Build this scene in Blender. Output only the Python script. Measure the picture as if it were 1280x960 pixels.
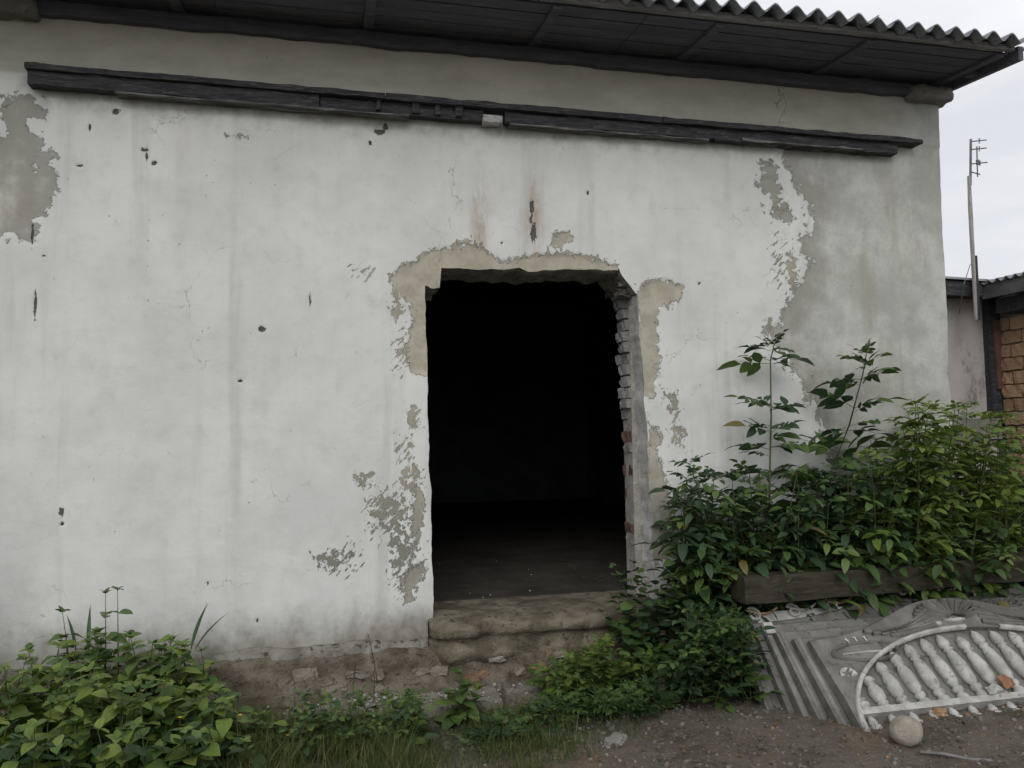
import bpy, math, random
import numpy as np
from mathutils import Matrix, Vector, Euler
random.seed(7)
rng = np.random.default_rng(7)
S = bpy.context.scene
for o in list(bpy.data.objects):
    bpy.data.objects.remove(o)
COL = S.collection
rad = math.radians

# ------------------------------------------------------------------ camera
PITCH, YAW, ROLL, FPX = rad(3.5), rad(13), .015, 1000.0
CAM = np.array([0, -5, 1.55])
Fv = np.array([math.sin(YAW)*math.cos(PITCH), math.cos(YAW)*math.cos(PITCH), math.sin(PITCH)])
R0 = np.array([math.cos(YAW), -math.sin(YAW), 0]); U0 = np.cross(R0, Fv)
Rv = R0*math.cos(ROLL) - U0*math.sin(ROLL); Uv = U0*math.cos(ROLL) + R0*math.sin(ROLL)
cd = bpy.data.cameras.new('camera'); cam = bpy.data.objects.new('camera', cd); COL.objects.link(cam)
M = Matrix.Identity(4)
for r in range(3):
    M[r][0], M[r][1], M[r][2], M[r][3] = Rv[r], Uv[r], -Fv[r], CAM[r]
cam.matrix_world = M
cd.sensor_width = 36; cd.lens = FPX/1280*36; cd.clip_start = .05; cd.clip_end = 2000
S.camera = cam
S.render.resolution_x, S.render.resolution_y = 1024, 768

# ------------------------------------------------------------------ sky and sun (overcast)
SUN_EL, SUN_AZ = rad(38), rad(200)
W = bpy.data.worlds.new('World'); S.world = W; W.use_nodes = True
nt = W.node_tree; nt.nodes.clear()
out = nt.nodes.new('ShaderNodeOutputWorld'); bg = nt.nodes.new('ShaderNodeBackground')
sky = nt.nodes.new('ShaderNodeTexSky'); sky.sky_type = 'NISHITA'; sky.sun_disc = False
sky.sun_elevation = SUN_EL; sky.sun_rotation = SUN_AZ; sky.air_density = 1; sky.dust_density = 3
tc = nt.nodes.new('ShaderNodeTexCoord'); mp = nt.nodes.new('ShaderNodeMapping')
mp.inputs['Scale'].default_value = (1.2, 1.2, 4.2); mp.inputs['Rotation'].default_value = (0, .25, 0)
nz = nt.nodes.new('ShaderNodeTexNoise'); nz.inputs['Scale'].default_value = 1.7; nz.inputs['Detail'].default_value = 5
nz.inputs['Roughness'].default_value = .5
cr = nt.nodes.new('ShaderNodeValToRGB')
cr.color_ramp.elements[0].position = .33; cr.color_ramp.elements[0].color = (7.3, 7.4, 7.8, 1)
cr.color_ramp.elements[1].position = .62; cr.color_ramp.elements[1].color = (9.4, 9.4, 9.6, 1)
mx = nt.nodes.new('ShaderNodeMix'); mx.data_type = 'RGBA'; mx.inputs[0].default_value = .92
nt.links.new(tc.outputs['Generated'], mp.inputs[0]); nt.links.new(mp.outputs[0], nz.inputs[0])
nt.links.new(nz.outputs[0], cr.inputs[0]); nt.links.new(sky.outputs[0], mx.inputs[6]); nt.links.new(cr.outputs[0], mx.inputs[7])
nt.links.new(mx.outputs[2], bg.inputs[0]); bg.inputs[1].default_value = .1
nt.links.new(bg.outputs[0], out.inputs[0])
sd = bpy.data.lights.new('sun', 'SUN'); sd.energy = .9; sd.angle = rad(35); sd.color = (1, .97, .93)
sun = bpy.data.objects.new('sun', sd); COL.objects.link(sun)
sdir = Vector((math.sin(SUN_AZ)*math.cos(SUN_EL), math.cos(SUN_AZ)*math.cos(SUN_EL), math.sin(SUN_EL)))
sun.rotation_euler = sdir.to_track_quat('Z', 'Y').to_euler()
S.view_settings.view_transform = 'Standard'; S.view_settings.look = 'None'
S.view_settings.exposure = .12; S.view_settings.gamma = 1
S.render.engine = 'CYCLES'

# ------------------------------------------------------------------ measuring helpers
def ray(px, py): return Fv + Rv*(px-640)/FPX - Uv*(py-480)/FPX
def onp(px, py, ax, v):
    d = ray(px, py); return CAM + d*((v-CAM[ax])/d[ax])
def onY(px, py, Y): return onp(px, py, 1, Y)
def onZ(px, py, Z=0.): return onp(px, py, 2, Z)

# ------------------------------------------------------------------ numpy noise
class VN:
    def __init__(s, seed):
        s.t = np.random.default_rng(seed).random((256, 256))
    def __call__(s, x, y):
        x = np.asarray(x, float); y = np.asarray(y, float)
        xi = np.floor(x).astype(int); yi = np.floor(y).astype(int); fx = x-xi; fy = y-yi
        fx = fx*fx*(3-2*fx); fy = fy*fy*(3-2*fy); t = s.t
        a = t[xi & 255, yi & 255]; b = t[(xi+1) & 255, yi & 255]; c = t[xi & 255, (yi+1) & 255]; d = t[(xi+1) & 255, (yi+1) & 255]
        return (a*(1-fx)+b*fx)*(1-fy)+(c*(1-fx)+d*fx)*fy
_vn = VN(3)
def fbm(x, y, sc=1., oc=4, off=0.):
    r = 0; a = .5; n = 0
    for i in range(oc):
        r = r + a*_vn(np.asarray(x)*sc+off+i*17.3, np.asarray(y)*sc+off*1.7+i*9.1); n += a; a *= .5; sc *= 2.03
    return r/n - .5

# ------------------------------------------------------------------ objects
def tag(o, label=None, cat=None, group=None, kind=None):
    if label: o['label'] = label
    if cat: o['category'] = cat
    if group: o['group'] = group
    if kind: o['kind'] = kind
    return o
def empty(name, loc=(0, 0, 0), rot=(0, 0, 0)):
    o = bpy.data.objects.new(name, None); COL.objects.link(o); o.location = loc; o.rotation_euler = rot
    o.empty_display_size = .1
    return o
def link(name, me, parent=None, loc=None, rot=None, sc=None):
    o = bpy.data.objects.new(name, me); COL.objects.link(o)
    if parent: o.parent = parent
    if loc is not None: o.location = loc
    if rot is not None: o.rotation_euler = rot
    if sc is not None: o.scale = sc
    return o
def mesh(name, v, f, mat, smooth=False, attrs=None, uv=None):
    me = bpy.data.meshes.new(name)
    v = np.asarray(v, dtype=np.float32)
    me.from_pydata(v.tolist() if len(v) < 50 else v.tolist(), [], f if isinstance(f, list) else f.tolist())
    me.materials.append(mat)
    if smooth: me.polygons.foreach_set('use_smooth', [True]*len(me.polygons))
    if attrs:
        for k, a in attrs.items():
            at = me.attributes.new(k, 'FLOAT', 'POINT'); at.data.foreach_set('value', np.asarray(a, dtype=np.float32))
    if uv is not None:
        ul = me.uv_layers.new(name='UVMap'); idx = np.zeros(len(me.loops), dtype=np.int32); me.loops.foreach_get('vertex_index', idx)
        ul.data.foreach_set('uv', np.asarray(uv, dtype=np.float32)[idx].ravel())
    me.update(); return me
class MB:
    def __init__(s): s.v = []; s.f = []; s.n = 0; s.uv = []
    def add(s, v, f, uv=None):
        v = np.asarray(v, float); s.v.append(v); s.f += [tuple(int(i)+s.n for i in q) for q in f]; s.n += len(v)
        s.uv.append(np.zeros((len(v), 2)) if uv is None else uv)
    def box(s, a, b, jit=0., rot=None, seg=1):
        a = np.array(a, float); b = np.array(b, float)
        v = np.array([[x, y, z] for x in (0, 1) for y in (0, 1) for z in (0, 1)], float)
        v = a+(b-a)*v
        if jit: v += rng.uniform(-jit, jit, v.shape)
        s.add(v, [(0, 1, 3, 2), (4, 6, 7, 5), (0, 4, 5, 1), (2, 3, 7, 6), (0, 2, 6, 4), (1, 5, 7, 3)])
    def tube(s, pts, r, n=6, cap=True):
        pts = [np.array(p, float) for p in pts]; rr = r if hasattr(r, '__len__') else [r]*len(pts); vs = []
        for i, p in enumerate(pts):
            t = pts[min(i+1, len(pts)-1)]-pts[max(i-1, 0)]; t /= np.linalg.norm(t)+1e-9
            a = np.cross(t, [0, 0, 1] if abs(t[2]) < .9 else [1, 0, 0]); a /= np.linalg.norm(a); b = np.cross(t, a)
            for k in range(n):
                an = 2*math.pi*k/n; vs.append(p+rr[i]*(a*math.cos(an)+b*math.sin(an)))
        fs = [(i*n+k, i*n+(k+1) % n, (i+1)*n+(k+1) % n, (i+1)*n+k) for i in range(len(pts)-1) for k in range(n)]
        if cap: fs += [tuple(range(n))[::-1], tuple(range((len(pts)-1)*n, len(pts)*n))]
        s.add(vs, fs)
    def obj(s, name, mat, parent=None, smooth=False, uv=False):
        me = mesh(name, np.concatenate(s.v), s.f, mat, smooth, uv=np.concatenate(s.uv) if uv else None)
        return link(name, me, parent)
def grid_faces(nu, nv):
    i = np.arange(nu-1)[:, None]*nv+np.arange(nv-1)[None, :]
    return np.stack([i, i+nv, i+nv+1, i+1], -1).reshape(-1, 4)
def chunk(size, seg=(4, 2, 3), jit=.006, bev=.35, seed=0):
    """a worn block: subdivided box with rounded corners and noise"""
    r = np.random.default_rng(seed); v = []; f = []; n = 0; vid = {}
    nx, ny, nz_ = seg
    def vi(i, j, k):
        if (i, j, k) not in vid:
            p = np.array([i/nx-.5, j/ny-.5, k/nz_-.5])*2
            q = p.copy()
            m = np.sort(np.abs(p))[::-1]
            if m[1] > .99: q *= 1-.04*bev*2
            if m[2] > .99: q *= 1-.05*bev*2
            vid[(i, j, k)] = len(v); v.append(q*np.array(size)/2+r.normal(0, jit, 3))
        return vid[(i, j, k)]
    for i in range(nx):
        for j in range(ny):
            f.append((vi(i, j, 0), vi(i, j+1, 0), vi(i+1, j+1, 0), vi(i+1, j, 0)))
            f.append((vi(i, j, nz_), vi(i+1, j, nz_), vi(i+1, j+1, nz_), vi(i, j+1, nz_)))
    for i in range(nx):
        for k in range(nz_):
            f.append((vi(i, 0, k), vi(i+1, 0, k), vi(i+1, 0, k+1), vi(i, 0, k+1)))
            f.append((vi(i, ny, k), vi(i, ny, k+1), vi(i+1, ny, k+1), vi(i+1, ny, k)))
    for j in range(ny):
        for k in range(nz_):
            f.append((vi(0, j, k), vi(0, j, k+1), vi(0, j+1, k+1), vi(0, j+1, k)))
            f.append((vi(nx, j, k), vi(nx, j+1, k), vi(nx, j+1, k+1), vi(nx, j, k+1)))
    return v, f

# ------------------------------------------------------------------ materials
class NM:
    def __init__(s, name):
        s.m = bpy.data.materials.new(name); s.m.use_nodes = True; s.t = s.m.node_tree; s.t.nodes.clear()
        s.out = s.t.nodes.new('ShaderNodeOutputMaterial'); s.b = s.t.nodes.new('ShaderNodeBsdfPrincipled')
        s.t.links.new(s.b.outputs[0], s.out.inputs[0]); s.b.inputs['Roughness'].default_value = .85
        s.b.inputs['Specular IOR Level'].default_value = .25
        s.co = s.t.nodes.new('ShaderNodeTexCoord').outputs['Object']
    def L(s, a, b):
        if isinstance(a, (int, float)): b.default_value = a
        elif isinstance(a, tuple): b.default_value = a if len(a) == 4 else (*a, 1) if b.type == 'RGBA' else a
        else: s.t.links.new(a, b)
    def mapv(s, scale=(1, 1, 1), rot=(0, 0, 0), vec=None):
        n = s.t.nodes.new('ShaderNodeMapping'); s.L(vec or s.co, n.inputs[0])
        n.inputs['Scale'].default_value = scale; n.inputs['Rotation'].default_value = rot; return n.outputs[0]
    def noise(s, sc, det=4, rough=.55, vec=None, dist=0):
        n = s.t.nodes.new('ShaderNodeTexNoise'); s.L(vec or s.co, n.inputs['Vector'])
        n.inputs['Scale'].default_value = sc; n.inputs['Detail'].default_value = det; n.inputs['Roughness'].default_value = rough
        n.inputs['Distortion'].default_value = dist; return n.outputs[0]
    def vor(s, sc, feat='F1', vec=None, out='Distance'):
        n = s.t.nodes.new('ShaderNodeTexVoronoi'); s.L(vec or s.co, n.inputs['Vector']); n.feature = feat
        n.inputs['Scale'].default_value = sc; return n.outputs[out]
    def math(s, op, a, b=0., c=None, clamp=False):
        n = s.t.nodes.new('ShaderNodeMath'); n.operation = op; n.use_clamp = clamp
        s.L(a, n.inputs[0]); s.L(b, n.inputs[1])
        if c is not None: s.L(c, n.inputs[2])
        return n.outputs[0]
    def step(s, x, lo, hi):
        n = s.t.nodes.new('ShaderNodeMapRange'); n.interpolation_type = 'SMOOTHSTEP'
        s.L(x, n.inputs[0]); n.inputs[1].default_value = lo; n.inputs[2].default_value = hi
        return n.outputs[0]
    def mix(s, f, a, b, mode='MIX'):
        n = s.t.nodes.new('ShaderNodeMix'); n.data_type = 'RGBA'; n.blend_type = mode
        s.L(f, n.inputs[0]); s.L(a, n.inputs[6]); s.L(b, n.inputs[7]); return n.outputs[2]
    def attr(s, name):
        n = s.t.nodes.new('ShaderNodeAttribute'); n.attribute_name = name; return n.outputs['Fac']
    def bump(s, h, dist=.01, st=1., prev=None):
        n = s.t.nodes.new('ShaderNodeBump'); s.L(h, n.inputs['Height']); n.inputs['Distance'].default_value = dist
        n.inputs['Strength'].default_value = st
        if prev is not None: s.t.links.new(prev, n.inputs['Normal'])
        s.t.links.new(n.outputs[0], s.b.inputs['Normal']); return n.outputs[0]
    def col(s, c): s.L(c, s.b.inputs['Base Color']); return s

def simple(name, c1, c2, sc=8, rough=.85, bump=.004, c3=None, stretch=(1, 1, 1), fine=60, per=0.):
    m = NM(name); v = m.mapv(stretch); a = m.noise(sc, 6, .6, v); c = m.mix(m.step(a, .35, .65), c1, c2)
    if c3: c = m.mix(m.step(m.noise(sc*2.7, 5, .7, v), .53, .68), c, c3)
    if per:
        oi = m.t.nodes.new('ShaderNodeObjectInfo'); h = m.t.nodes.new('ShaderNodeHueSaturation')
        m.L(m.math('MULTIPLY_ADD', oi.outputs['Random'], per, 1-per/2), h.inputs['Value']); m.L(c, h.inputs['Color']); c = h.outputs[0]
    m.col(c); m.b.inputs['Roughness'].default_value = rough
    m.bump(m.math('ADD', m.noise(fine, 4, .6, v), m.math('MULTIPLY', a, 2.)), bump); return m.m

# --- front wall: limewash over grey and ochre plaster, with the losses where they are
def wall_material():
    m = NM('limewashed_plaster'); co = m.co
    n1 = m.noise(1.3, 5, .6); n2 = m.noise(9, 5, .6); n3 = m.noise(45, 5, .65); nj = m.noise(13, 8, .72, dist=.4)
    njr = m.math('SUBTRACT', nj, .5)
    white = m.mix(m.step(n1, .35, .65), (.615, .63, .612), (.71, .722, .70))
    white = m.mix(m.math('MULTIPLY', m.step(n2, .5, .75), .35), white, (.5, .5, .47))
    st = m.noise(1., 5, .6, m.mapv((5, 5, .35)))
    white = m.mix(m.math('MULTIPLY', m.step(st, .53, .72), .5), white, (.47, .47, .44))
    cloud = m.noise(3.4, 6, .65, m.mapv((1, 1, .7)))
    white = m.mix(m.math('MULTIPLY', m.step(cloud, .48, .75), .38), white, (.46, .455, .42))
    # worn through scuffs
    sc = m.noise(28, 5, .7, m.mapv((1, 1, .5), (0, .6, 0)))
    white = m.mix(m.math('MULTIPLY', m.step(sc, .66, .72), .5), white, (.33, .32, .28))
    # hairline cracks
    vc = m.vor(1.9, 'DISTANCE_TO_EDGE', m.mapv((1, 1, .8), vec=None))
    wob = m.t.nodes.new('ShaderNodeVectorMath'); wob.operation = 'ADD'
    nn = m.t.nodes.new('ShaderNodeTexNoise'); nn.inputs['Scale'].default_value = 4; nn.inputs['Detail'].default_value = 6
    m.L(co, nn.inputs['Vector']); sc2 = m.t.nodes.new('ShaderNodeVectorMath'); sc2.operation = 'SCALE'; sc2.inputs[3].default_value = .5
    m.L(nn.outputs['Color'], sc2.inputs[0]); m.L(co, wob.inputs[0]); m.L(sc2.outputs[0], wob.inputs[1])
    vc = m.vor(1.6, 'DISTANCE_TO_EDGE', wob.outputs[0])
    crk = m.math('MULTIPLY', m.step(vc, .006, .001), m.step(m.noise(1.8, 3), .52, .62))
    white = m.mix(m.math('MULTIPLY', crk, .55), white, (.25, .25, .22))
    # ochre band above the ledge
    band = m.mix(m.step(m.noise(2.2, 5, .6, m.mapv((1, 1, 2.5))), .35, .68), (.44, .435, .375), (.54, .53, .465))
    band = m.mix(m.math('MULTIPLY', m.step(n2, .5, .7), .3), band, (.40, .35, .28))
    c = m.mix(m.attr('band'), white, band)
    # grey cement
    grey = m.mix(m.step(m.noise(2.6, 6, .62), .38, .66), (.40, .405, .375), (.56, .57, .535))
    grey = m.mix(m.math('MULTIPLY', m.step(m.noise(1.7, 4, .6, m.mapv((3, 1, .5))), .5, .68), .5), grey, (.33, .33, .255))
    grey = m.mix(m.math('MULTIPLY', m.step(n3, .5, .72), .3), grey, (.28, .28, .25))
    g = m.math('ADD', m.attr('grey'), m.math('ADD', m.math('MULTIPLY', njr, .42), m.math('MULTIPLY', m.math('SUBTRACT', m.noise(4.5, 3, .6), .5), .3)))
    gm = m.step(g, -.002, .004)
    # darker freshly broken rim near the border of the paint
    rim = m.math('MULTIPLY', m.step(m.math('ADD', g, m.math('MULTIPLY', m.math('SUBTRACT', n1, .5), .5)), .30, .03), .75)
    grey = m.mix(rim, grey, (.285, .28, .245)); c = m.mix(m.math('MULTIPLY', gm, m.math('SUBTRACT', 1., m.attr('band'))), c, grey)
    # ochre plaster round the doorway
    och = m.mix(m.step(n2, .38, .62), (.38, .355, .285), (.47, .445, .365))
    och = m.mix(m.math('MULTIPLY', m.step(m.noise(6, 5, .6), .52, .66), .6), och, (.40, .40, .35))
    och = m.mix(m.math('MULTIPLY', m.step(n3, .52, .7), .35), och, (.28, .25, .19))
    b = m.math('ADD', m.attr('ochre'), m.math('ADD', m.math('MULTIPLY', njr, .22), m.math('MULTIPLY', m.math('SUBTRACT', m.noise(33, 5, .7), .5), .10))); bm = m.step(b, -.002, .004)
    # flakes
    fl = m.noise(21, 7, .70, m.mapv((1, 1, .8), (0, .75, 0)), dist=.3)
    sl = m.noise(1., 6, .66, m.mapv((46, 1, 15), vec=m.mapv((1, 1, 1), (0, rad(-42), 0))))
    sm = m.math('MULTIPLY', m.step(m.math('ADD', sl, m.math('MULTIPLY_ADD', m.attr('slash'), .30, -.82)), -.004, .006), m.step(m.attr('slash'), .2, .4))
    fm = m.step(m.math('ADD', fl, m.math('MULTIPLY_ADD', m.attr('flake'), .33, -.785)), -.004, .004)
    fm = m.math('MULTIPLY', fm, m.step(m.attr('flake'), .3, .45))
    fm = m.math('MAXIMUM', fm, sm)
    bm = m.math('MAXIMUM', bm, fm)
    fcol = m.mix(m.step(m.noise(5, 3), .4, .6), (.30, .29, .235), (.39, .365, .285))
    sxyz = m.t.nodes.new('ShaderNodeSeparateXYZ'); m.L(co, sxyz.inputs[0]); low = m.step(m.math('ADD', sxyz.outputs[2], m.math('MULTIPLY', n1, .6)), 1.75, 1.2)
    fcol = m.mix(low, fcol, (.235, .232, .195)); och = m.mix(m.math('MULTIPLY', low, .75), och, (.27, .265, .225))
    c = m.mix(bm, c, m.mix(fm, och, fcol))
    # rust, dirt, shade painted under the ledge, gouges
    r = m.math('MULTIPLY', m.attr('rust'), m.step(m.noise(9, 6, .7, m.mapv((1, 1, .35))), .28, .7))
    c = m.mix(r, c, (.30, .20, .12))
    d = m.math('ADD', m.attr('dirt'), m.math('MULTIPLY', m.math('SUBTRACT', m.noise(4, 7, .7), .5), .9))
    dcol = m.mix(m.step(n2, .4, .6), (.25, .24, .20), (.15, .135, .10))
    c = m.mix(m.math('MULTIPLY', m.step(d, .3, 1.), .85), c, dcol)
    gs = m.math('ADD', m.attr('ledge_shade'), m.math('MULTIPLY', m.math('SUBTRACT', n2, .5), .7))
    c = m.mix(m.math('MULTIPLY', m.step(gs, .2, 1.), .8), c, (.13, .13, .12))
    k = m.math('ADD', m.attr('mark'), m.math('MULTIPLY', m.math('SUBTRACT', m.noise(42, 6, .75), .5), 2.0))
    km = m.math('MULTIPLY', m.step(k, .36, .5), m.step(m.attr('mark'), .12, .25))
    # loose specks
    sp = m.vor(17, 'F1', out='Distance'); spr = m.vor(17, 'F1', out='Color')
    spk = m.math('MULTIPLY', m.step(sp, .13, .05), m.step(m.math('MULTIPLY', spr, 1.), .72, .76))
    spk = m.math('MULTIPLY', spk, m.step(m.noise(1.5, 3), .48, .6))
    c = m.mix(m.math('MULTIPLY', spk, .65), c, (.17, .17, .15))
    c = m.mix(km, c, (.12, .118, .105))
    m.col(c)
    h = m.math('ADD', m.math('MULTIPLY', n3, .5), m.math('MULTIPLY', n2, 1.2))
    h = m.math('ADD', h, m.math('MULTIPLY', m.noise(170, 3, .7), .35)); nb = m.bump(h, .0028)
    h2 = m.math('ADD', m.math('MULTIPLY', m.math('MAXIMUM', gm, bm), -1.), m.math('MULTIPLY', km, -2.))
    m.bump(h2, .013, 1., nb)
    return m.m
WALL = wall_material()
DARKWOOD = simple('tarred_weathered_wood', (.04, .042, .048), (.075, .075, .08), 5, .85, .006, (.16, .155, .15), (1, 8, 8))
SOFFIT = simple('sooty_soffit_boards', (.10, .10, .122), (.14, .138, .162), 4, .85, .003, (.085, .083, .10), (1, 7, 7), per=.15)
OLDWOOD = simple('grey_brown_timber', (.038, .034, .024), (.07, .062, .043), 3, .85, .008, (.095, .098, .066), (1.2, 9, 9))
LATH = simple('pale_lath', (.18, .18, .19), (.29, .285, .285), 4, .8, .003, (.09, .09, .09), (1, 8, 8))
ASB = simple('asbestos_cement_sheet', (.27, .29, .32), (.37, .385, .41), 5, .9, .003, (.08, .09, .08))
CONC = simple('old_grey_concrete', (.17, .168, .155), (.26, .255, .24), 5, .9, .004, (.12, .118, .10), per=.25)
CONCF = simple('fence_panel_concrete', (.125, .122, .112), (.20, .197, .185), 5, .85, .004, (.085, .08, .065), per=.3)
CONCW = simple('whitened_concrete', (.34, .34, .325), (.50, .50, .48), 9, .8, .004, (.24, .235, .21))
SILLM = simple('worn_earth_and_cement', (.105, .09, .062), (.225, .20, .15), 6, .95, .012, (.06, .055, .038))
FOUND = simple('crumbling_foundation', (.14, .132, .115), (.28, .27, .24), 7, .95, .012, (.06, .05, .035))
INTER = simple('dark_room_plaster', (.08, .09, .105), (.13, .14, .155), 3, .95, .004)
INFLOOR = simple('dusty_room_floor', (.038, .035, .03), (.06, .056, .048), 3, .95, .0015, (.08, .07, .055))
LINTEL = simple('sooty_lintel_concrete', (.24, .235, .21), (.36, .35, .32), 9, .95, .01, (.06, .058, .05))
REVEAL = simple('reveal_plaster', (.50, .50, .475), (.62, .62, .60), 8, .9, .008, (.36, .35, .31))
BRICKW = simple('whitewashed_brick', (.38, .375, .36), (.56, .555, .54), 14, .9, .01, (.20, .15, .13), per=.3)
BRICKR = simple('raw_red_brick', (.17, .085, .07), (.24, .15, .13), 14, .9, .01, (.30, .28, .25), per=.5)
BRICKO = simple('orange_brick', (.30, .185, .105), (.40, .27, .165), 9, .9, .008, (.20, .14, .09), per=.5)
FOUNDB = simple('dirty_plinth_plaster', (.10, .082, .058), (.22, .195, .155), 7, .95, .025, (.07, .052, .034))
BRICKN = simple('sunbleached_brick', (.50, .31, .19), (.60, .42, .28), 7, .9, .008, (.38, .25, .16), per=.45)
BROKEN = simple('sooty_broken_plaster', (.10, .098, .09), (.20, .195, .18), 12, .95, .01)
RUBBLE = simple('footing_stone', (.16, .14, .11), (.26, .235, .19), 10, .95, .01, (.11, .09, .065), per=.4)
BRICKS = simple('muddy_brick', (.17, .11, .07), (.25, .165, .105), 10, .95, .01, (.12, .10, .075), per=.4)
MORTAR = simple('mortar', (.30, .29, .26), (.42, .405, .37), 10, .95, .01)
NPLAST = simple('neighbour_plaster', (.42, .40, .395), (.54, .515, .505), 1.6, .9, .004, (.27, .25, .24), (1, 1, .6))
METAL = simple('dull_mast_metal', (.12, .115, .11), (.19, .185, .18), 10, .5, .001)
SLATE = simple('apron_concrete', (.15, .135, .11), (.25, .235, .20), 6, .95, .01, (.09, .075, .05))
LEDGEL = simple('grey_ledge_lath', (.07, .07, .072), (.20, .20, .195), 6, .85, .003, (.05, .05, .05), (1, 5, 5))
POLE = simple('pale_weathered_pole', (.30, .295, .28), (.42, .41, .39), 6, .85, .002, (.2, .195, .18), (8, 8, 1))
PEBB = simple('pale_pebble', (.27, .245, .20), (.38, .35, .30), 9, .85, .005, (.20, .18, .14))
ROUGHM = simple('exposed_pebble_dash', (.05, .05, .045), (.25, .245, .23), 60, .9, .01, (.03, .03, .03))
CHALK = simple('chalk', (.60, .59, .57), (.66, .65, .63), 30, .95, .001)
STEM = simple('green_stem', (.06, .075, .03), (.10, .11, .055), 8, .7, .002)
BARK = simple('brown_stem', (.06, .05, .035), (.11, .09, .065), 12, .85, .003)
YELLOW = simple('yellow_petals', (.55, .36, .03), (.65, .45, .06), 20, .6, .001)

def leafmat(name, c1, c2, c3, trans=.22, rough=.42):
    m = NM(name); oi = m.t.nodes.new('ShaderNodeObjectInfo'); ge = m.t.nodes.new('ShaderNodeNewGeometry')
    r = m.math('FRACT', m.math('ADD', oi.outputs['Random'], ge.outputs['Random Per Island']))
    c = m.mix(m.step(r, 0., .6), c1, c2); c = m.mix(m.step(r, .72, .97), c, c3); c = m.mix(m.step(r, .990, .995), c, (.17, .14, .05))
    uvn = m.t.nodes.new('ShaderNodeUVMap'); sx = m.t.nodes.new('ShaderNodeSeparateXYZ'); m.L(uvn.outputs[0], sx.inputs[0])
    au = m.math('ABSOLUTE', sx.outputs[0])
    vein = m.step(au, .10, .02)
    side = m.math('SINE', m.math('MULTIPLY', m.math('SUBTRACT', m.math('MULTIPLY', sx.outputs[1], 1.), m.math('MULTIPLY', au, .22)), 48.))
    veins = m.math('MAXIMUM', vein, m.math('MULTIPLY', m.step(side, .82, 1.), .5))
    c = m.mix(m.math('MULTIPLY', veins, .35), c, m.mix(.5, c, (.16, .20, .08)))
    blot = m.noise(18, 4, .6); c = m.mix(m.math('MULTIPLY', m.step(blot, .62, .75), .4), c, (.12, .11, .04))
    m.col(c); m.b.inputs['Roughness'].default_value = rough; m.b.inputs['Specular IOR Level'].default_value = .35
    m.bump(m.math('MULTIPLY', veins, -1.), .002, .8)
    tr = m.t.nodes.new('ShaderNodeBsdfTranslucent'); ms = m.t.nodes.new('ShaderNodeMixShader'); ms.inputs[0].default_value = trans
    hs = m.t.nodes.new('ShaderNodeHueSaturation'); hs.inputs['Value'].default_value = 1.25; hs.inputs['Saturation'].default_value = 1.15; m.L(c, hs.inputs['Color']); m.L(hs.outputs[0], tr.inputs[0])
    m.t.links.new(m.b.outputs[0], ms.inputs[1]); m.t.links.new(tr.outputs[0], ms.inputs[2]); m.t.links.new(ms.outputs[0], m.out.inputs[0])
    return m.m
LF_DARK = leafmat('dark_elder_leaf', (.03, .065, .03), (.045, .09, .038), (.075, .125, .045))
LF_MID = leafmat('mid_green_leaf', (.06, .115, .032), (.09, .155, .042), (.14, .20, .055))
LF_YEL = leafmat('yellow_green_leaf', (.115, .18, .034), (.155, .225, .045), (.20, .255, .06))
LF_GRASS = leafmat('grass_blade', (.07, .10, .028), (.11, .145, .045), (.22, .205, .10), rough=.6)
LF_DRY = simple('dry_brown_leaf', (.09, .06, .035), (.16, .11, .07), 20, .8, .002)

# ground
def ground_material():
    m = NM('trodden_earth'); n1 = m.noise(1.1, 6, .6); n2 = m.noise(7, 7, .65); n3 = m.noise(60, 5, .7)
    c = m.mix(m.step(n1, .38, .62), (.085, .074, .058), (.135, .12, .098))
    c = m.mix(m.math('MULTIPLY', m.step(n2, .5, .66), .7), c, (.15, .115, .075))
    c = m.mix(m.math('MULTIPLY', m.step(n3, .5, .7), .5), c, (.20, .18, .15))
    c = m.mix(m.math('MULTIPLY', m.step(m.noise(3.3, 5, .7), .53, .66), .6), c, (.05, .055, .028))
    gr = m.math('ADD', m.attr('green'), m.math('SUBTRACT', n2, .5))
    c = m.mix(m.math('MULTIPLY', m.step(gr, .3, .7), .8), c, (.045, .058, .025))
    v = m.vor(90, 'F1', out='Color'); c = m.mix(m.math('MULTIPLY', m.step(v, .8, .9), .45), c, (.27, .25, .22))
    c = m.mix(m.math('MULTIPLY', m.step(m.noise(.9, 4, .6, m.mapv((1, 1, 1), (0, 0, 1.))), .53, .66), .5), c, (.19, .12, .075))
    m.col(c); m.b.inputs['Roughness'].default_value = .95
    m.bump(m.math('ADD', m.math('MULTIPLY', n3, .7), m.math('MULTIPLY', n2, 2.)), .014); return m.m
GROUND = ground_material()

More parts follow.
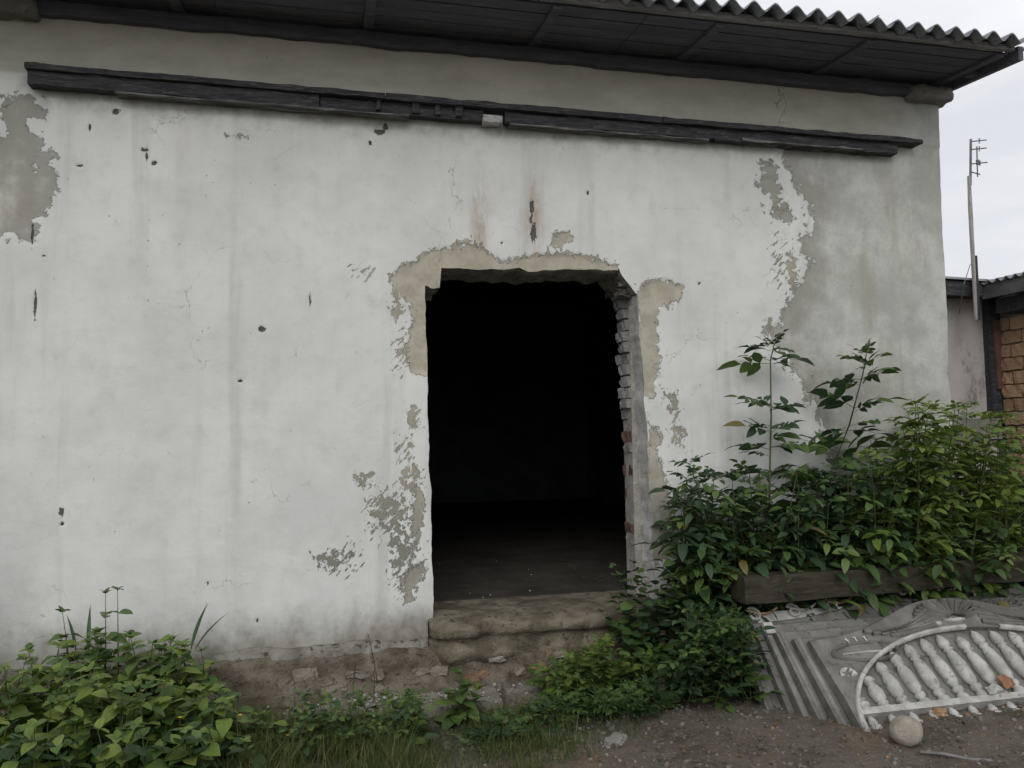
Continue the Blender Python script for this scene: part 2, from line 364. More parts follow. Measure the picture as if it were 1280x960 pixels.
# ------------------------------------------------------------------ ground sheet
def ground_z(x, y):
    near = np.clip(1-np.hypot((x-1.2)/6, (y+1)/4), 0, 1)
    z = near*(fbm(x, y, .9, 4, 3)*.10+fbm(x, y, 7, 4, 5)*.035)
    z = z+np.clip((.1-x)/2., 0, 1)*np.clip((y+1.6)/1.2, 0, 1)*.10*(x > -8)
    inside = (y > -.02)
    return np.where(inside, z*.3-.02, z)
def build_ground():
    dx = np.arange(-3, 7.5, .035); dy = np.arange(-3.2, .4, .035)
    fx = np.array([-600, -200, -80, -30, -12, -6, -4.]); fy = np.array([-600, -200, -80, -30, -12, -7, -4.5])
    xs = np.concatenate([fx, dx, [8, 9, 12, 30, 80, 200, 600]]); ys = np.concatenate([fy, dy, [1, 2, 4, 8, 12, 30, 80, 200, 600]])
    X, Y = np.meshgrid(xs, ys, indexing='ij'); Z = ground_z(X, Y)
    green = np.clip(1.1-np.abs(X-.6)/1.6, 0, 1)*np.clip((Y+1.35)/.4, 0, 1)*np.clip((-.45-Y)/.2, 0, 1)
    green = np.maximum(green, np.clip((.4-X)/.5, 0, 1)*np.clip((Y+2.5)/.5, 0, 1))
    far = np.clip((np.hypot(X-1, Y+1)-9)/5, 0, 1); green = np.maximum(green, far)
    me = mesh('ground', np.stack([X, Y, Z], -1).reshape(-1, 3), grid_faces(len(xs), len(ys)), GROUND, True, {'green': green.ravel()})
    tag(link('ground', me), 'brown trodden earth with gravel and weeds in front of the white wall', None, None, 'structure')
build_ground()

# ------------------------------------------------------------------ the building
B = empty('abandoned_building', (1.3, 0, 0))
tag(B, 'abandoned whitewashed building with an empty dark doorway and corrugated roof', 'building')
def par(o):       # keep world coordinates under an offset root
    o.parent = B; o.location = Vector(o.location)-B.location; return o
def W2(px, py): p = onY(px, py, 0); return (p[0], p[2])
def poly(lst): return np.array([W2(*p) for p in lst])
def sdist(P, x, z):
    best = np.full(x.shape, 1e9); ins = np.zeros(x.shape, bool); n = len(P)
    for i in range(n):
        a, b = P[i], P[(i+1) % n]; ab = b-a; t = np.clip(((x-a[0])*ab[0]+(z-a[1])*ab[1])/(ab@ab+1e-12), 0, 1)
        best = np.minimum(best, (x-a[0]-t*ab[0])**2+(z-a[1]-t*ab[1])**2)
        c = ((a[1] > z) != (b[1] > z)) & (x < (b[0]-a[0])*(z-a[1])/(b[1]-a[1]+1e-12)+a[0]); ins ^= c
    d = np.sqrt(best); return np.where(ins, d, -d)
XR, ZTOP, DXL, DXR, DZT = 4.47, 4.10, .60, 2.03, 2.60
def jit(t, s, k=0.): return fbm(t, t*.37+k, s, 4, k)
def door_l(z): return .60+(2.47-z)*.016+jit(z, 6, 11)*.03
def door_r(z): return 2.03+(2.48-z)*.040+jit(z, 5, 21)*.045
def door_t(x):
    x = np.asarray(x); base = 2.60+(x-.7)*.02+jit(x, 6, 31)*.06
    base = np.where(x < .70, 2.48+jit(x, 20, 5)*.04, base)
    return np.where(x > 1.90, base-(np.clip(x, 1.9, 2.05)-1.90)*1.15+jit(x, 28, 3)*.07, base)
def build_wall():
    d = .0115
    xs = np.concatenate([np.arange(-4.2, -2.0, .1), np.linspace(-2.0, DXL, int(2.6/d)), np.linspace(DXL, DXR, int(1.43/d))[1:], np.linspace(DXR, XR, int(2.44/d))[1:]])
    zs = np.concatenate([np.linspace(0, DZT, int(2.6/d)), np.linspace(DZT, ZTOP, int(1.5/d))[1:]])
    X0, Z0 = np.meshgrid(xs, zs, indexing='ij'); X = X0.copy(); Z = Z0.copy()
    fall = lambda t, r: np.clip(1-np.abs(t)/r, 0, 1)
    zz = np.minimum(Z0, 2.55)
    X += (door_l(zz)-DXL)*fall(X0-DXL, .35)*fall(np.maximum(Z0-DZT, 0), .4)
    X += (door_r(zz)-DXR)*fall(X0-DXR, .35)*fall(np.maximum(Z0-DZT, 0), .4)
    dt = (door_t(np.clip(X0, DXL+.005, DXR-.005))-DZT)
    Z += dt*fall(Z0-DZT, .45)*fall(np.maximum(np.maximum(DXL-X0, X0-DXR), 0), .12)
    # fields
    x, z = X, Z
    P = lambda *a: poly(a)
    grey = np.full(x.shape, -1.)
    for pl in (P((0, 175), (8, 128), (40, 118), (52, 150), (56, 185), (72, 232), (62, 256), (38, 288), (14, 293), (-40, 290), (-40, 180)),
               P((975, 150), (985, 215), (1005, 245), (1012, 270), (1003, 300), (1012, 335), (990, 366), (975, 398), (955, 415), (985, 448), (1008, 475), (1020, 520), (1040, 570), (1060, 800), (1400, 800), (1400, -200), (975, -200)),
               P((948, 222), (968, 220), (985, 245), (978, 258), (955, 240)), P((955, 205), (966, 205), (972, 214), (960, 212)),
               P((962, 258), (985, 262), (990, 276), (968, 270))):
        grey = np.maximum(grey, sdist(pl, x, z))
    och = np.full(x.shape, -1.)
    for pl in (P((487, 345), (500, 332), (522, 326), (538, 312), (580, 303), (602, 308), (625, 325), (680, 317), (725, 318), (772, 332), (772, 350), (552, 350), (545, 470), (512, 465), (505, 440), (515, 400), (508, 375), (490, 365)),
               P((796, 362), (812, 352), (835, 347), (853, 360), (845, 379), (822, 386), (824, 420), (823, 470), (815, 497), (800, 490)),
               P((812, 528), (824, 540), (822, 570), (838, 610), (848, 700), (812, 705), (808, 600)),
               P((503, 738), (508, 712), (529, 702), (534, 716), (521, 729), (517, 750), (508, 752)),
               P((516, 610), (527, 600), (530, 650), (522, 685), (514, 660)),
               P((692, 292), (712, 288), (715, 298), (700, 312), (690, 308))):
        och = np.maximum(och, sdist(pl, x, z))
    def blobs(lst):
        r = np.zeros(x.shape)
        for (px, py, rx, rz) in lst:
            a, b = W2(px, py); r = np.maximum(r, np.exp(-((x-a)/rx)**2-((z-b)/rz)**2))
        return r
    flake = blobs([(518, 520, .08, .13), (515, 600, .12, .15), (490, 640, .22, .2), (505, 690, .17, .22), (495, 380, .08, .2), (458, 600, .12, .08), (840, 500, .1, .12), (848, 545, .1, .12), (830, 660, .12, .3),
                   (975, 260, .12, .15), (990, 340, .08, .3), (965, 410, .12, .1), (740, 325, .15, .05), (300, 170, .12, .04), (410, 700, .16, .1)])
    slash = blobs([(480, 640, .24, .34), (430, 700, .2, .2), (500, 720, .16, .2), (505, 560, .1, .25), (500, 440, .1, .3), (455, 340, .15, .1), (845, 530, .08, .25), (975, 330, .12, .4)])
    rust = blobs([(600, 275, .055, .3), (598, 300, .06, .12), (665, 290, .075, .22), (668, 255, .05, .2), (520, 820, .2, .1)])*.85+blobs([(228, 240, .05, .5), (20, 255, .1, .1)])*.25
    ledge_shade = np.clip(1-(3.60-z)/.24, 0, 1)*(z < 3.65)*1.0*np.clip((x+1.8)*5, 0, 1)*np.clip((4.15-x)*4, 0, 1)  # soft shade below the ledge, painted into the wall colour, fading downwards
    ledge_shade = np.maximum(ledge_shade, blobs([(75, 125, .12, .12)])*.5)  # weaker dark blob below the left end of the ledge, same mask
    dirt = np.clip((.74-z)/.42, 0, 1)*.85+blobs([(505, 790, .3, .15)])*.25+blobs([(15, 640, .25, .6)])*.25
    dirt = np.maximum(dirt, blobs([(1165, 420, .1, .5), (1110, 600, .4, .35)])*.45)
    mk = [(665, 258, .018, .075), (667, 292, .024, .085), (664, 275, .01, .03), (327, 412, .028, .024), (180, 187, .04, .01), (184, 195, .008, .03), (193, 204, .025, .015), (474, 165, .05, .02), (482, 158, .02, .03), (463, 178, .014, .02),
          (388, 373, .006, .06), (40, 293, .006, .09), (44, 380, .004, .1), (735, 241, .01, .018), (874, 355, .015, .01), (77, 640, .012, .04), (78, 655, .014, .014), (300, 476, .02, .008), (112, 160, .004, .03), (145, 140, .03, .02),
          (47, 430, .004, .06), (36, 320, .004, .04), (590, 295, .008, .01), (628, 303, .012, .012), (260, 730, .006, .02), (322, 776, .006, .02), (55, 320, .01, .01), (845, 262, .008, .008), (357, 128, .02, .02), (395, 128, .01, .01), (100, 208, .03, .008)]
    mark = blobs([(a, b, c*.72, d*.8) for a, b, c, d in mk])
    band = np.clip((z-3.655)/.01, 0, 1)*np.clip((4.26-x+fbm(x, z, 3, 4, 7)*.3)/.12, 0, 1)
    y = fbm(x, z, 1.1, 3, 2)*.022+fbm(x, z, 6, 3, 9)*.006 - .0
    y = y+np.clip(grey, 0, .012)*.5*(z < 3.64)+np.clip(mark-.4, 0, 1)*.03+np.clip(och, 0, .012)*.6
    edge = np.minimum(np.abs(X0-DXL), 1)
    keep = ~((X0[:-1, :-1] >= DXL-1e-6) & (X0[1:, 1:] <= DXR+1e-6) & (Z0[1:, 1:] <= DZT+1e-6))
    # slight batter of the corner and a broken outline
    X = np.where(X0 > XR-.004, XR+jit(Z0, 3, 41)*.03+(2.5-Z0)*-.006, X)
    V = np.stack([X, y, Z], -1).reshape(-1, 3); F = grid_faces(len(xs), len(zs)).reshape(len(xs)-1, len(zs)-1, 4)[keep]
    at = dict(grey=np.clip(grey, -.5, .5), ochre=np.clip(och, -.5, .5), flake=flake, slash=slash, rust=rust, ledge_shade=ledge_shade, dirt=dirt, mark=mark, band=band)
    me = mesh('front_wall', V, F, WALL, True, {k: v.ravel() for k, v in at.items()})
    par(link('front_wall', me))
    # boundary loops of the opening for the reveals
    iL = int(np.argmin(abs(xs-DXL))); iR = int(np.argmin(abs(xs-DXR))); jT = int(np.argmin(abs(zs-DZT)))
    G = np.stack([X, y, Z], -1)
    return G[iL, :jT+1], G[iL:iR+1, jT], G[iR, :jT+1], (xs, zs)
LB, TB, RB, _ = build_wall()
def strip(name, loop, depths, mat, push, nrm, amp):
    rows = []
    for k, dd in enumerate(depths):
        p = loop.copy(); p[:, 1] = loop[:, 1] if k == 0 else dd
        t = loop[:, 2] if abs(nrm[0]) > .5 else loop[:, 0]
        if k == len(depths)-1: p[:, 1] += fbm(t, t*0, 14, 4, 77)*.07
        if k: p += np.array(nrm)*((fbm(t, t*0+dd*3, 8, 4, 3+dd)*amp+push*k/len(depths))[:, None])
        rows.append(p)
    V = np.stack(rows, 0).reshape(-1, 3)
    return par(link(name, mesh(name, V, grid_faces(len(depths), len(loop)), mat, True)))
strip('plaster_reveal', RB, [0, .03, .07, .11, .15, .20], REVEAL, -.01, (-1, 0, 0), .02)
strip('left_reveal', LB, [0, .1, .2, .3, .44], REVEAL, 0, (1, 0, 0), .02)
strip('lintel', TB, [0, .04, .1, .16, .22, .3, .36, .44], LINTEL, 0, (0, 0, 1), .06)
# jamb bricks: each brick is a part, its end broken off at random
bm_ = []
for i in range(6):
    v, f = chunk((1, 1, 1), (3, 5, 2), .028, .35, 40+i); bm_.append((v, f))
BM = {}
def brickmesh(kind, i, mat):
    if (kind, i) not in BM:
        v, f = bm_[i]; BM[(kind, i)] = mesh('brick', v, f, mat, False)
    return BM[(kind, i)]
zc = .47; row = 0
while zc < 2.50:
    h = .071+random.uniform(-.006, .004); xe = float(door_r(np.array(zc)))
    mat, kind = (BRICKR, 'r') if (random.random() < (.75 if zc < 1.1 else .12)) else (BRICKW, 'w')
    y = .20; n = 0
    end = .37+random.uniform(-.045, .06)
    lens = [.06, .12] if row % 2 else [.12, .06]
    for ln in lens:
        y2 = min(y+ln, end+.02) if ln == lens[-1] else y+ln
        if y2-y < .03: break
        o = par(link('brick', brickmesh(kind, random.randrange(6), mat), None, (xe+.05+random.uniform(-.02, .012), (y+y2)/2, zc+h/2), (random.uniform(-.03, .03), random.uniform(-.04, .04), random.uniform(-.05, .05)), (.16, y2-y-.008, h)))
        y = y2
    zc += h+.007; row += 1
m = MB(); m.box((2.045, .20, .4), (2.4, .36, 2.6)); par(m.obj('jamb_mortar', MORTAR))
m = MB()
for k in range(9):   # broken plaster tongues at the head of the jamb
    v, f = chunk((.11, .08, .06), (3, 3, 3), .009, .5, 60+k)
    m.add(np.array(v)+[2.03+random.uniform(-.05, .04), .10+.033*k, 2.56-abs(random.gauss(0, .03))], f)
par(m.obj('broken_plaster', BROKEN))
# room behind the doorway
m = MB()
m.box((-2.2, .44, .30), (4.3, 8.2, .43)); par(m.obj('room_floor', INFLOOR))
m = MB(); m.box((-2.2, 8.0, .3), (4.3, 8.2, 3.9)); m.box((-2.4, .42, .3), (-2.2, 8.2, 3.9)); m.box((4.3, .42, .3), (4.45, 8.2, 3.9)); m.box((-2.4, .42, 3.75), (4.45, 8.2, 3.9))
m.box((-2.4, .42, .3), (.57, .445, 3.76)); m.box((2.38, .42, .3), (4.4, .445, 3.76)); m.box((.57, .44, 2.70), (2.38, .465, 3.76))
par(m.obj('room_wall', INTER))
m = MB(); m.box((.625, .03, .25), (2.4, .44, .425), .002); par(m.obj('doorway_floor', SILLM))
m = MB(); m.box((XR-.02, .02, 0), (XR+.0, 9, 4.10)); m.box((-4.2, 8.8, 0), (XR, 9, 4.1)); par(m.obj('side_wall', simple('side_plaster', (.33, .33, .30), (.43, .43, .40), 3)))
# rubble scatter on the room floor
m = MB()
for i in range(18):
    s = random.uniform(.003, .008); v, f = chunk((s*1.5, s, s), (2, 1, 1), s*.15, .8, 200+i)
    m.add(np.array(v)+[random.uniform(.65, 2.1), random.uniform(.05, 2.2)**1.0, .43+s*.3], f)
tag(par(m.obj('floor_debris', LINTEL)), kind='stuff')

# ledge: strips of weathered board along the facade
def board(name, x0, x1, y0, y1, z0f, z1f, mat, seed, amp=.006, nseg=None):
    n = nseg or max(4, int((x1-x0)/.05)); xs = np.linspace(x0, x1, n); prof = [(y1, 0), (y0, 0), (y0, 1), (y1, 1)]
    V = []
    for i, x in enumerate(xs):
        za, zb = z0f(x), z1f(x)
        for k, (yy, t) in enumerate(prof):
            V.append((x, yy+(fbm(x, seed+k*3., 9, 3, seed)*amp if k in (1, 2) else 0), za+(zb-za)*t+fbm(x, seed+k*5.+9, 10, 3, seed)*amp*1.6))
    F = [(i*4+k, i*4+(k+1) % 4, (i+1)*4+(k+1) % 4, (i+1)*4+k) for i in range(n-1) for k in range(4)]+[(3, 2, 1, 0), ((n-1)*4, (n-1)*4+1, (n-1)*4+2, (n-1)*4+3)]
    return link(name, mesh(name, V, F, mat, False))
def lz(x): return 3.685-.006*(x+1.67)        # top of the ledge
par(board('ledge_board', -1.67, .35, -.10, .02, lambda x: lz(x)-.034, lz, DARKWOOD, 1, .010))
par(board('ledge_board', .355, 2.2, -.095, .02, lambda x: lz(x)-.036, lambda x: lz(x)+.003, DARKWOOD, 2, .012))
par(board('ledge_board', 2.205, 4.24, -.10, .02, lambda x: lz(x)-.034, lz, DARKWOOD, 3, .010))
par(board('ledge_moulding', -1.66, -.05, -.075, .02, lambda x: lz(x)-.115, lambda x: lz(x)-.037, DARKWOOD, 4, .010))
par(board('ledge_moulding', -.045, .98, -.055, .02, lambda x: lz(x)-.115, lambda x: lz(x)-.04, DARKWOOD, 5, .010))
par(board('ledge_moulding', 1.12, 2.6, -.065, .02, lambda x: lz(x)-.110, lambda x: lz(x)-.04, DARKWOOD, 6, .012))
par(board('ledge_moulding', 2.602, 4.05, -.067, .02, lambda x: lz(x)-.115, lambda x: lz(x)-.037, DARKWOOD, 7, .012))
par(board('ledge_lath', -1.2, .5, -.085, .0, lambda x: lz(x)-.130, lambda x: lz(x)-.120, LEDGEL, 8, .012))
par(board('ledge_lath', 1.15, 2.55, -.075, .0, lambda x: lz(x)-.128, lambda x: lz(x)-.117, LEDGEL, 9, .012))
par(board('ledge_lath', 2.8, 3.75, -.08, .0, lambda x: lz(x)-.112, lambda x: lz(x)-.098, LEDGEL, 10, .014))
for k, xx in enumerate((.30, .52, .66, .8)):
    m = MB(); m.box((xx, -.078, 3.57), (xx+random.uniform(.02, .06), -.05, 3.635), .006); par(m.obj('ledge_bracket', DARKWOOD))
v, f = chunk((.13, .10, .05), (3, 2, 2), .004, .6, 5); o = par(link('ledge_block', mesh('ledge_block', np.array(v)+[1.035, -.05, 3.565], f, CONCW)))

# eaves
s_ = .09
def zr(y): return 4.085+s_*y        # underside of the rafters
m = MB(); nn = 160
par(board('wall_plate', -4.2, 4.18, -.05, .03, lambda x: 4.0+fbm(x, 3., 5, 3)*.02, lambda x: 4.082, SOFFIT, 12, .014, 260))
for xx in (-2.9, -1.9, -.9, .22, 1.3, 2.35, 3.42, 4.42):
    V = [(xx+dx, y, zr(y)+dz) for y in (-.60, 8.8) for dz in (.018, .038) for dx in (0, .06)]
    me = mesh('rafter', V, [(0, 1, 3, 2), (4, 6, 7, 5), (0, 4, 5, 1), (2, 3, 7, 6), (0, 2, 6, 4), (1, 5, 7, 3)], SOFFIT)
    par(link('rafter', me))
ys = [-.60, -.47, -.34, -.21, -.08, .06]
for i in range(5):
    for (xa, xb) in ((-4.2, -.65), (-.645, 1.9), (1.905, 4.52)):
        y0, y1 = ys[i]+.004, ys[i+1]-.004; j1 = random.uniform(-.004, .004)
        V = [(x, y, zr(y)+.040+dz+j1) for x in (xa, xb) for y in (y0, y1) for dz in (0, .012)]
        par(link('soffit_board', mesh('soffit_board', V, [(0, 1, 3, 2), (4, 6, 7, 5), (0, 4, 5, 1), (2, 3, 7, 6), (0, 2, 6, 4), (1, 5, 7, 3)], SOFFIT)))
for (xa, xb) in ((-4.2, 1.2), (1.21, 4.52)):
    par(board('eave_batten', xa, xb, -.655, -.615, lambda x: 4.075, lambda x: 4.112, LATH, int(xa)+30, .006))
m = MB(); V = [(x, y, z) for x in (4.56, 4.60) for (y, z) in ((-.64, 4.02), (-.64, 4.115), (8.8, 4.94), (8.8, 4.84))]
par(link('verge_board', mesh('verge_board', V, [(0, 3, 2, 1), (4, 5, 6, 7), (0, 1, 5, 4), (1, 2, 6, 5), (2, 3, 7, 6), (3, 0, 4, 7)], SOFFIT)))
for y in np.arange(-.3, 8, .9):
    m = MB(); m.box((4.48, y, zr(y)+.005), (4.56, y+.05, zr(y)+.035)); par(m.obj('noggin', SOFFIT))
# corrugated sheets
def sheet(x0, nw, wl=.145, y0=-.74, y1=8.9, tilt=0.):
    per = 12; n = nw*per+1; xs = x0+np.arange(n)*wl/per; yy = np.array([y0, y0+.3, 2, 5, y1]); V = []
    ed = random.uniform(-.015, .015)
    for top in (0, 1):
        for j, y in enumerate(yy):
            z = 4.172+s_*y+.028*np.cos((xs-x0)/wl*2*math.pi)+.008*top+tilt
            V.append(np.stack([xs, np.full(n, y+(ed if j == 0 else 0)), z], -1))
    V = np.concatenate(V); k = len(yy)*n
    F = []
    for t in (0, 1):
        g = grid_faces(len(yy), n)+t*k
        F += (g if t else g[:, ::-1]).tolist()
    for i in range(n-1): F.append((i, i+1, k+i+1, k+i)); F.append(((len(yy)-1)*n+i, k+(len(yy)-1)*n+i, k+(len(yy)-1)*n+i+1, (len(yy)-1)*n+i+1))
    for j in range(len(yy)-1):
        F.append((j*n, k+j*n, k+(j+1)*n, (j+1)*n)); F.append((j*n+n-1, (j+1)*n+n-1, k+(j+1)*n+n-1, k+j*n+n-1))
    return par(link('roof_sheet', mesh('roof_sheet', V, F, ASB, True)))
x = 4.60-.145*8.3; q = 0
for i in range(8):
    sheet(x+.0, 8 if i else 8, tilt=.0085*(i % 2)); x -= .145*8
m = MB(); p = onY(1268, 62, -.6); m.tube([p+[-.15, 0.3, -.02], p+[.5, -.05, .16]], .014); par(m.obj('rod', METAL))
for (x0, x1, z0) in ((4.18, 4.545, 3.955), (-1.95, -1.62, 3.965)):
    v, f = chunk((x1-x0, .16, .115), (8, 3, 4), .005, .8, int(x1*10)+60)
    v = np.array(v); v[:, 1] += -.01; v[:, 0] *= 1+.5*(v[:, 2]+.05)*0; par(link('corbel', mesh('corbel', v+[(x0+x1)/2, 0, z0+.06], f, CONC, True)))

# ------------------------------------------------------------------ footing, step, apron
def rough_block(name, x0, x1, yb, prof, mat, amp, seed, nx=None, zmin=0, rough2=.02):
    """horizontal loft: prof = list of (y, z) from back-top to front-bottom"""
    nx = nx or int((x1-x0)/.02); xs = np.linspace(x0, x1, nx); P = []
    pr_ = np.array(prof, float); t = np.linspace(0, len(pr_)-1, 18); py = np.interp(t, range(len(pr_)), pr_[:, 0]); pz = np.interp(t, range(len(pr_)), pr_[:, 1])
    X, T = np.meshgrid(xs, np.arange(18), indexing='ij'); Y = py[T]+0*X; Z = pz[T]+0*X
    w = np.where((T == 0), 0, 1.)
    Y = Y+w*fbm(X, T*.06+seed, 4, 5, seed)*amp*1.6; Z = Z+w*fbm(X, T*.05+seed+9, 5, 5, seed+4)*amp
    Y = Y+w*fbm(X, T*.16+seed, 11, 4, seed+2)*rough2; Z = Z+w*fbm(X, T*.14+seed+3, 13, 4, seed+7)*rough2*.7
    e = np.minimum(X-x0, x1-X); rnd = np.clip(1-e/.11, 0, 1)**2*.10*(1+.6*fbm(T*.3, X, 3, 3, seed)); Y = Y+rnd*(T > 0)
    V = np.stack([X, Y, Z], -1).reshape(-1, 3); F = grid_faces(nx, 18)[:, ::-1].tolist()
    F.append(tuple(range(18))); F.append(tuple((nx-1)*18+i for i in range(18))[::-1])
    return par(link(name, mesh(name, V, F, mat, True)))
rough_block('footing', -4.2, .66, 0, [(.02, .31), (-.03, .30), (-.06, .24), (-.07, .12), (-.12, .06), (-.22, .02), (-.24, -.05)], FOUND, .06, 3)
rough_block('footing', .6, 4.5, 0, [(.02, .27), (-.05, .25), (-.07, .2), (-.09, .1), (-.11, .05), (-.14, -.05)], FOUND, .06, 5)
rough_block('door_step', .60, 2.5, 0, [(.12, .432), (-.05, .422), (-.15, .402), (-.175, .375), (-.17, .335), (-.13, .315), (-.135, .27), (-.155, .24), (-.15, .20), (-.12, .15)], SILLM, .035, 8, rough2=.03)
rough_block('rubble_course', -2.6, 2.45, 0, [(-.02, .255), (-.09, .25), (-.14, .2), (-.16, .13), (-.19, .07), (-.25, .03), (-.27, -.03)], FOUNDB, .07, 15)
for i in range(24):                     # stones and bricks of the footing
    x = -.2+i*.11+random.uniform(-.05, .05) if i < 18 else random.uniform(-1.0, .3)
    z = .14+random.uniform(-.07, .05); sx = random.uniform(.06, .12); sx *= random.uniform(.9, 1.7); v, f = chunk((sx, .07, random.uniform(.035, .07)), (3, 2, 2), .0045, 1., 300+i)
    mt = BRICKS if .45 < x < 1.35 and random.random() < .6 else RUBBLE
    o = par(link('stone' if mt is RUBBLE else 'brick', mesh('stone', v, f, mt), None, (x, -.145+(z-.13)*.35, z), (random.uniform(-.1, .1), random.uniform(-.1, .1), random.uniform(-.15, .15))))
# apron slabs
for k, (x0, x1, y0, y1, z) in enumerate(((-.25, .42, -.42, -.16, .035), (.43, .98, -.52, -.14, .05), (.99, 1.55, -.50, -.13, .045), (1.57, 2.15, -.46, -.13, .03))):
    nx, ny = 26, 16; X, Y = np.meshgrid(np.linspace(x0, x1, nx), np.linspace(y0, y1, ny), indexing='ij')
    Z = z+fbm(X, Y, 5, 5, k)*.03; ed = (np.arange(ny)[None, :] == 0) | (np.arange(nx)[:, None] == 0) | (np.arange(nx)[:, None] == nx-1) | (np.arange(ny)[None, :] == ny-1)
    Y = Y+np.where(np.arange(ny)[None, :] == 0, fbm(X, X, 6, 4, k)*.16, 0)
    X2 = X+np.where((np.arange(nx)[:, None] % (nx-1)) == 0, fbm(Y, Y, 7, 3, k+5)*.09, 0)
    Z = np.where(ed, z-.09, Z); o = par(link('apron_slab', mesh('apron_slab', np.stack([X2, Y, Z], -1).reshape(-1, 3), grid_faces(nx, ny), SLATE, False)))

# crumbs of fallen plaster on the apron and the soil at the wall foot
def scatter(name, n, region, smin, smax, mat, label, zf=None, seed=1):
    r = random.Random(seed); m = MB(); base = []
    for k in range(8): base.append(chunk((1.3, 1, .7), (2, 1, 1), .12, 1.2, 900+k+seed))
    for i in range(n):
        x, y = region(r); s = smin+(smax-smin)*r.random()**3; v, f = base[r.randrange(8)]; a = r.uniform(0, 6.28); ca, sa = math.cos(a), math.sin(a)
        v = np.array(v)*s; v = np.stack([v[:, 0]*ca-v[:, 1]*sa, v[:, 0]*sa+v[:, 1]*ca, v[:, 2]], -1)
        z = float(ground_z(np.array(x), np.array(y))) if zf is None else zf(x, y)
        m.add(v+[x, y, z+s*.2], f)
    o = m.obj(name, mat); tag(o, label, 'rubble', None, 'stuff'); return o
scatter('plaster_crumbs', 420, lambda r: (r.triangular(-.4, 1.4, .3), -.18-abs(r.gauss(0, .16))), .003, .016, CONCW, 'pale crumbs of fallen plaster along the foot of the wall left of the step', lambda x, y: .05, 3)
scatter('gravel', 1700, lambda r: (r.uniform(.6, 4.2), r.uniform(-2.1, -.75)), .003, .020, CONC, 'grey gravel strewn on the brown earth at lower right', None, 5)
scatter('clods', 900, lambda r: (r.uniform(.4, 4.2), r.uniform(-2.1, -.6)), .008, .035, GROUND, 'dark crumbly clods of earth among the gravel', None, 6)
scatter('brick_crumbs', 160, lambda r: (r.uniform(.8, 4.2), r.uniform(-2.1, -.7)), .005, .02, BRICKO, 'orange crumbs of broken brick scattered on the earth', None, 8)

# ------------------------------------------------------------------ stack of ornamental concrete fence panels
PHI = rad(38); PO = np.array([2.67, -1.32, -.012])
def panel_root(name, dx, dy, dz, label, phi=PHI, rz=0.):
    r = empty(name, tuple(PO+[dx, dy, dz]), (phi, 0, rz)); tag(r, label, 'fence panel'); return r
def side_h(u): return .575+.0*u
def top_v(u):
    c = u-1.02; return .585+.235*np.exp(-(abs(c)/.55)**2.2)
PW = 2.04
def slab_mesh(name, top, t=.05, n=70, mat=None, bottom=0., inner=None):
    us = np.linspace(0, PW, n); V = []
    for u in us:
        tv = float(top(u)) if callable(top) else top
        for (v, w) in ((bottom, -t), (bottom, 0), (tv-.012, 0), (tv, -.012), (tv, -t)):
            V.append((u, v, w))
    F = [(i*5+k, (i+1)*5+k, (i+1)*5+(k+1) % 5, i*5+(k+1) % 5) for i in range(n-1) for k in range(5)]+[(0, 1, 2, 3, 4), tuple((n-1)*5+k for k in (4, 3, 2, 1, 0))]
    return mesh(name, V, F, mat or CONCF)
def lathe(prof, n=12, half=False):
    V = []; m_ = len(prof)
    for (z, r) in prof:
        for k in range(n): a = 2*math.pi*k/n; V.append((r*math.cos(a), z, r*math.sin(a)))
    F = [(i*n+k, (i+1)*n+k, (i+1)*n+(k+1) % n, i*n+(k+1) % n) for i in range(m_-1) for k in range(n)]+[tuple(range(n))[::-1], tuple((m_-1)*n+k for k in range(n))]
    return V, F
def arch_v(u):
    c = np.clip((u-1.02)/1.0, -1, 1); return .585*np.sqrt(np.maximum(0, 1-np.abs(c)**2.05))
def rib(me_name, f_pts, w, h, mat, parent, close=False):
    """a raised strip following 2D points (u,v) on the panel face"""
    P = np.array(f_pts, float); n = len(P); V = []
    for i in range(n):
        t = P[min(i+1, n-1)]-P[max(i-1, 0)]; t = t/(np.linalg.norm(t)+1e-9); nn_ = np.array([-t[1], t[0]])
        for (a, b) in ((-w/2, -.002), (-w/2*.75, h), (w/2*.75, h), (w/2, -.002)): q = P[i]+nn_*a; V.append((q[0], q[1], b))
    F = [(i*4+k, i*4+k+1, (i+1)*4+k+1, (i+1)*4+k) for i in range(n-1) for k in range(3)]+[(0, 1, 2, 3), ((n-1)*4+3, (n-1)*4+2, (n-1)*4+1, (n-1)*4)]
    return link(me_name, mesh(me_name, V, F, mat, True), parent)
def swept(us, lo, hi, w): return [(u, lo+(hi-lo)*w(u)) for u in us]
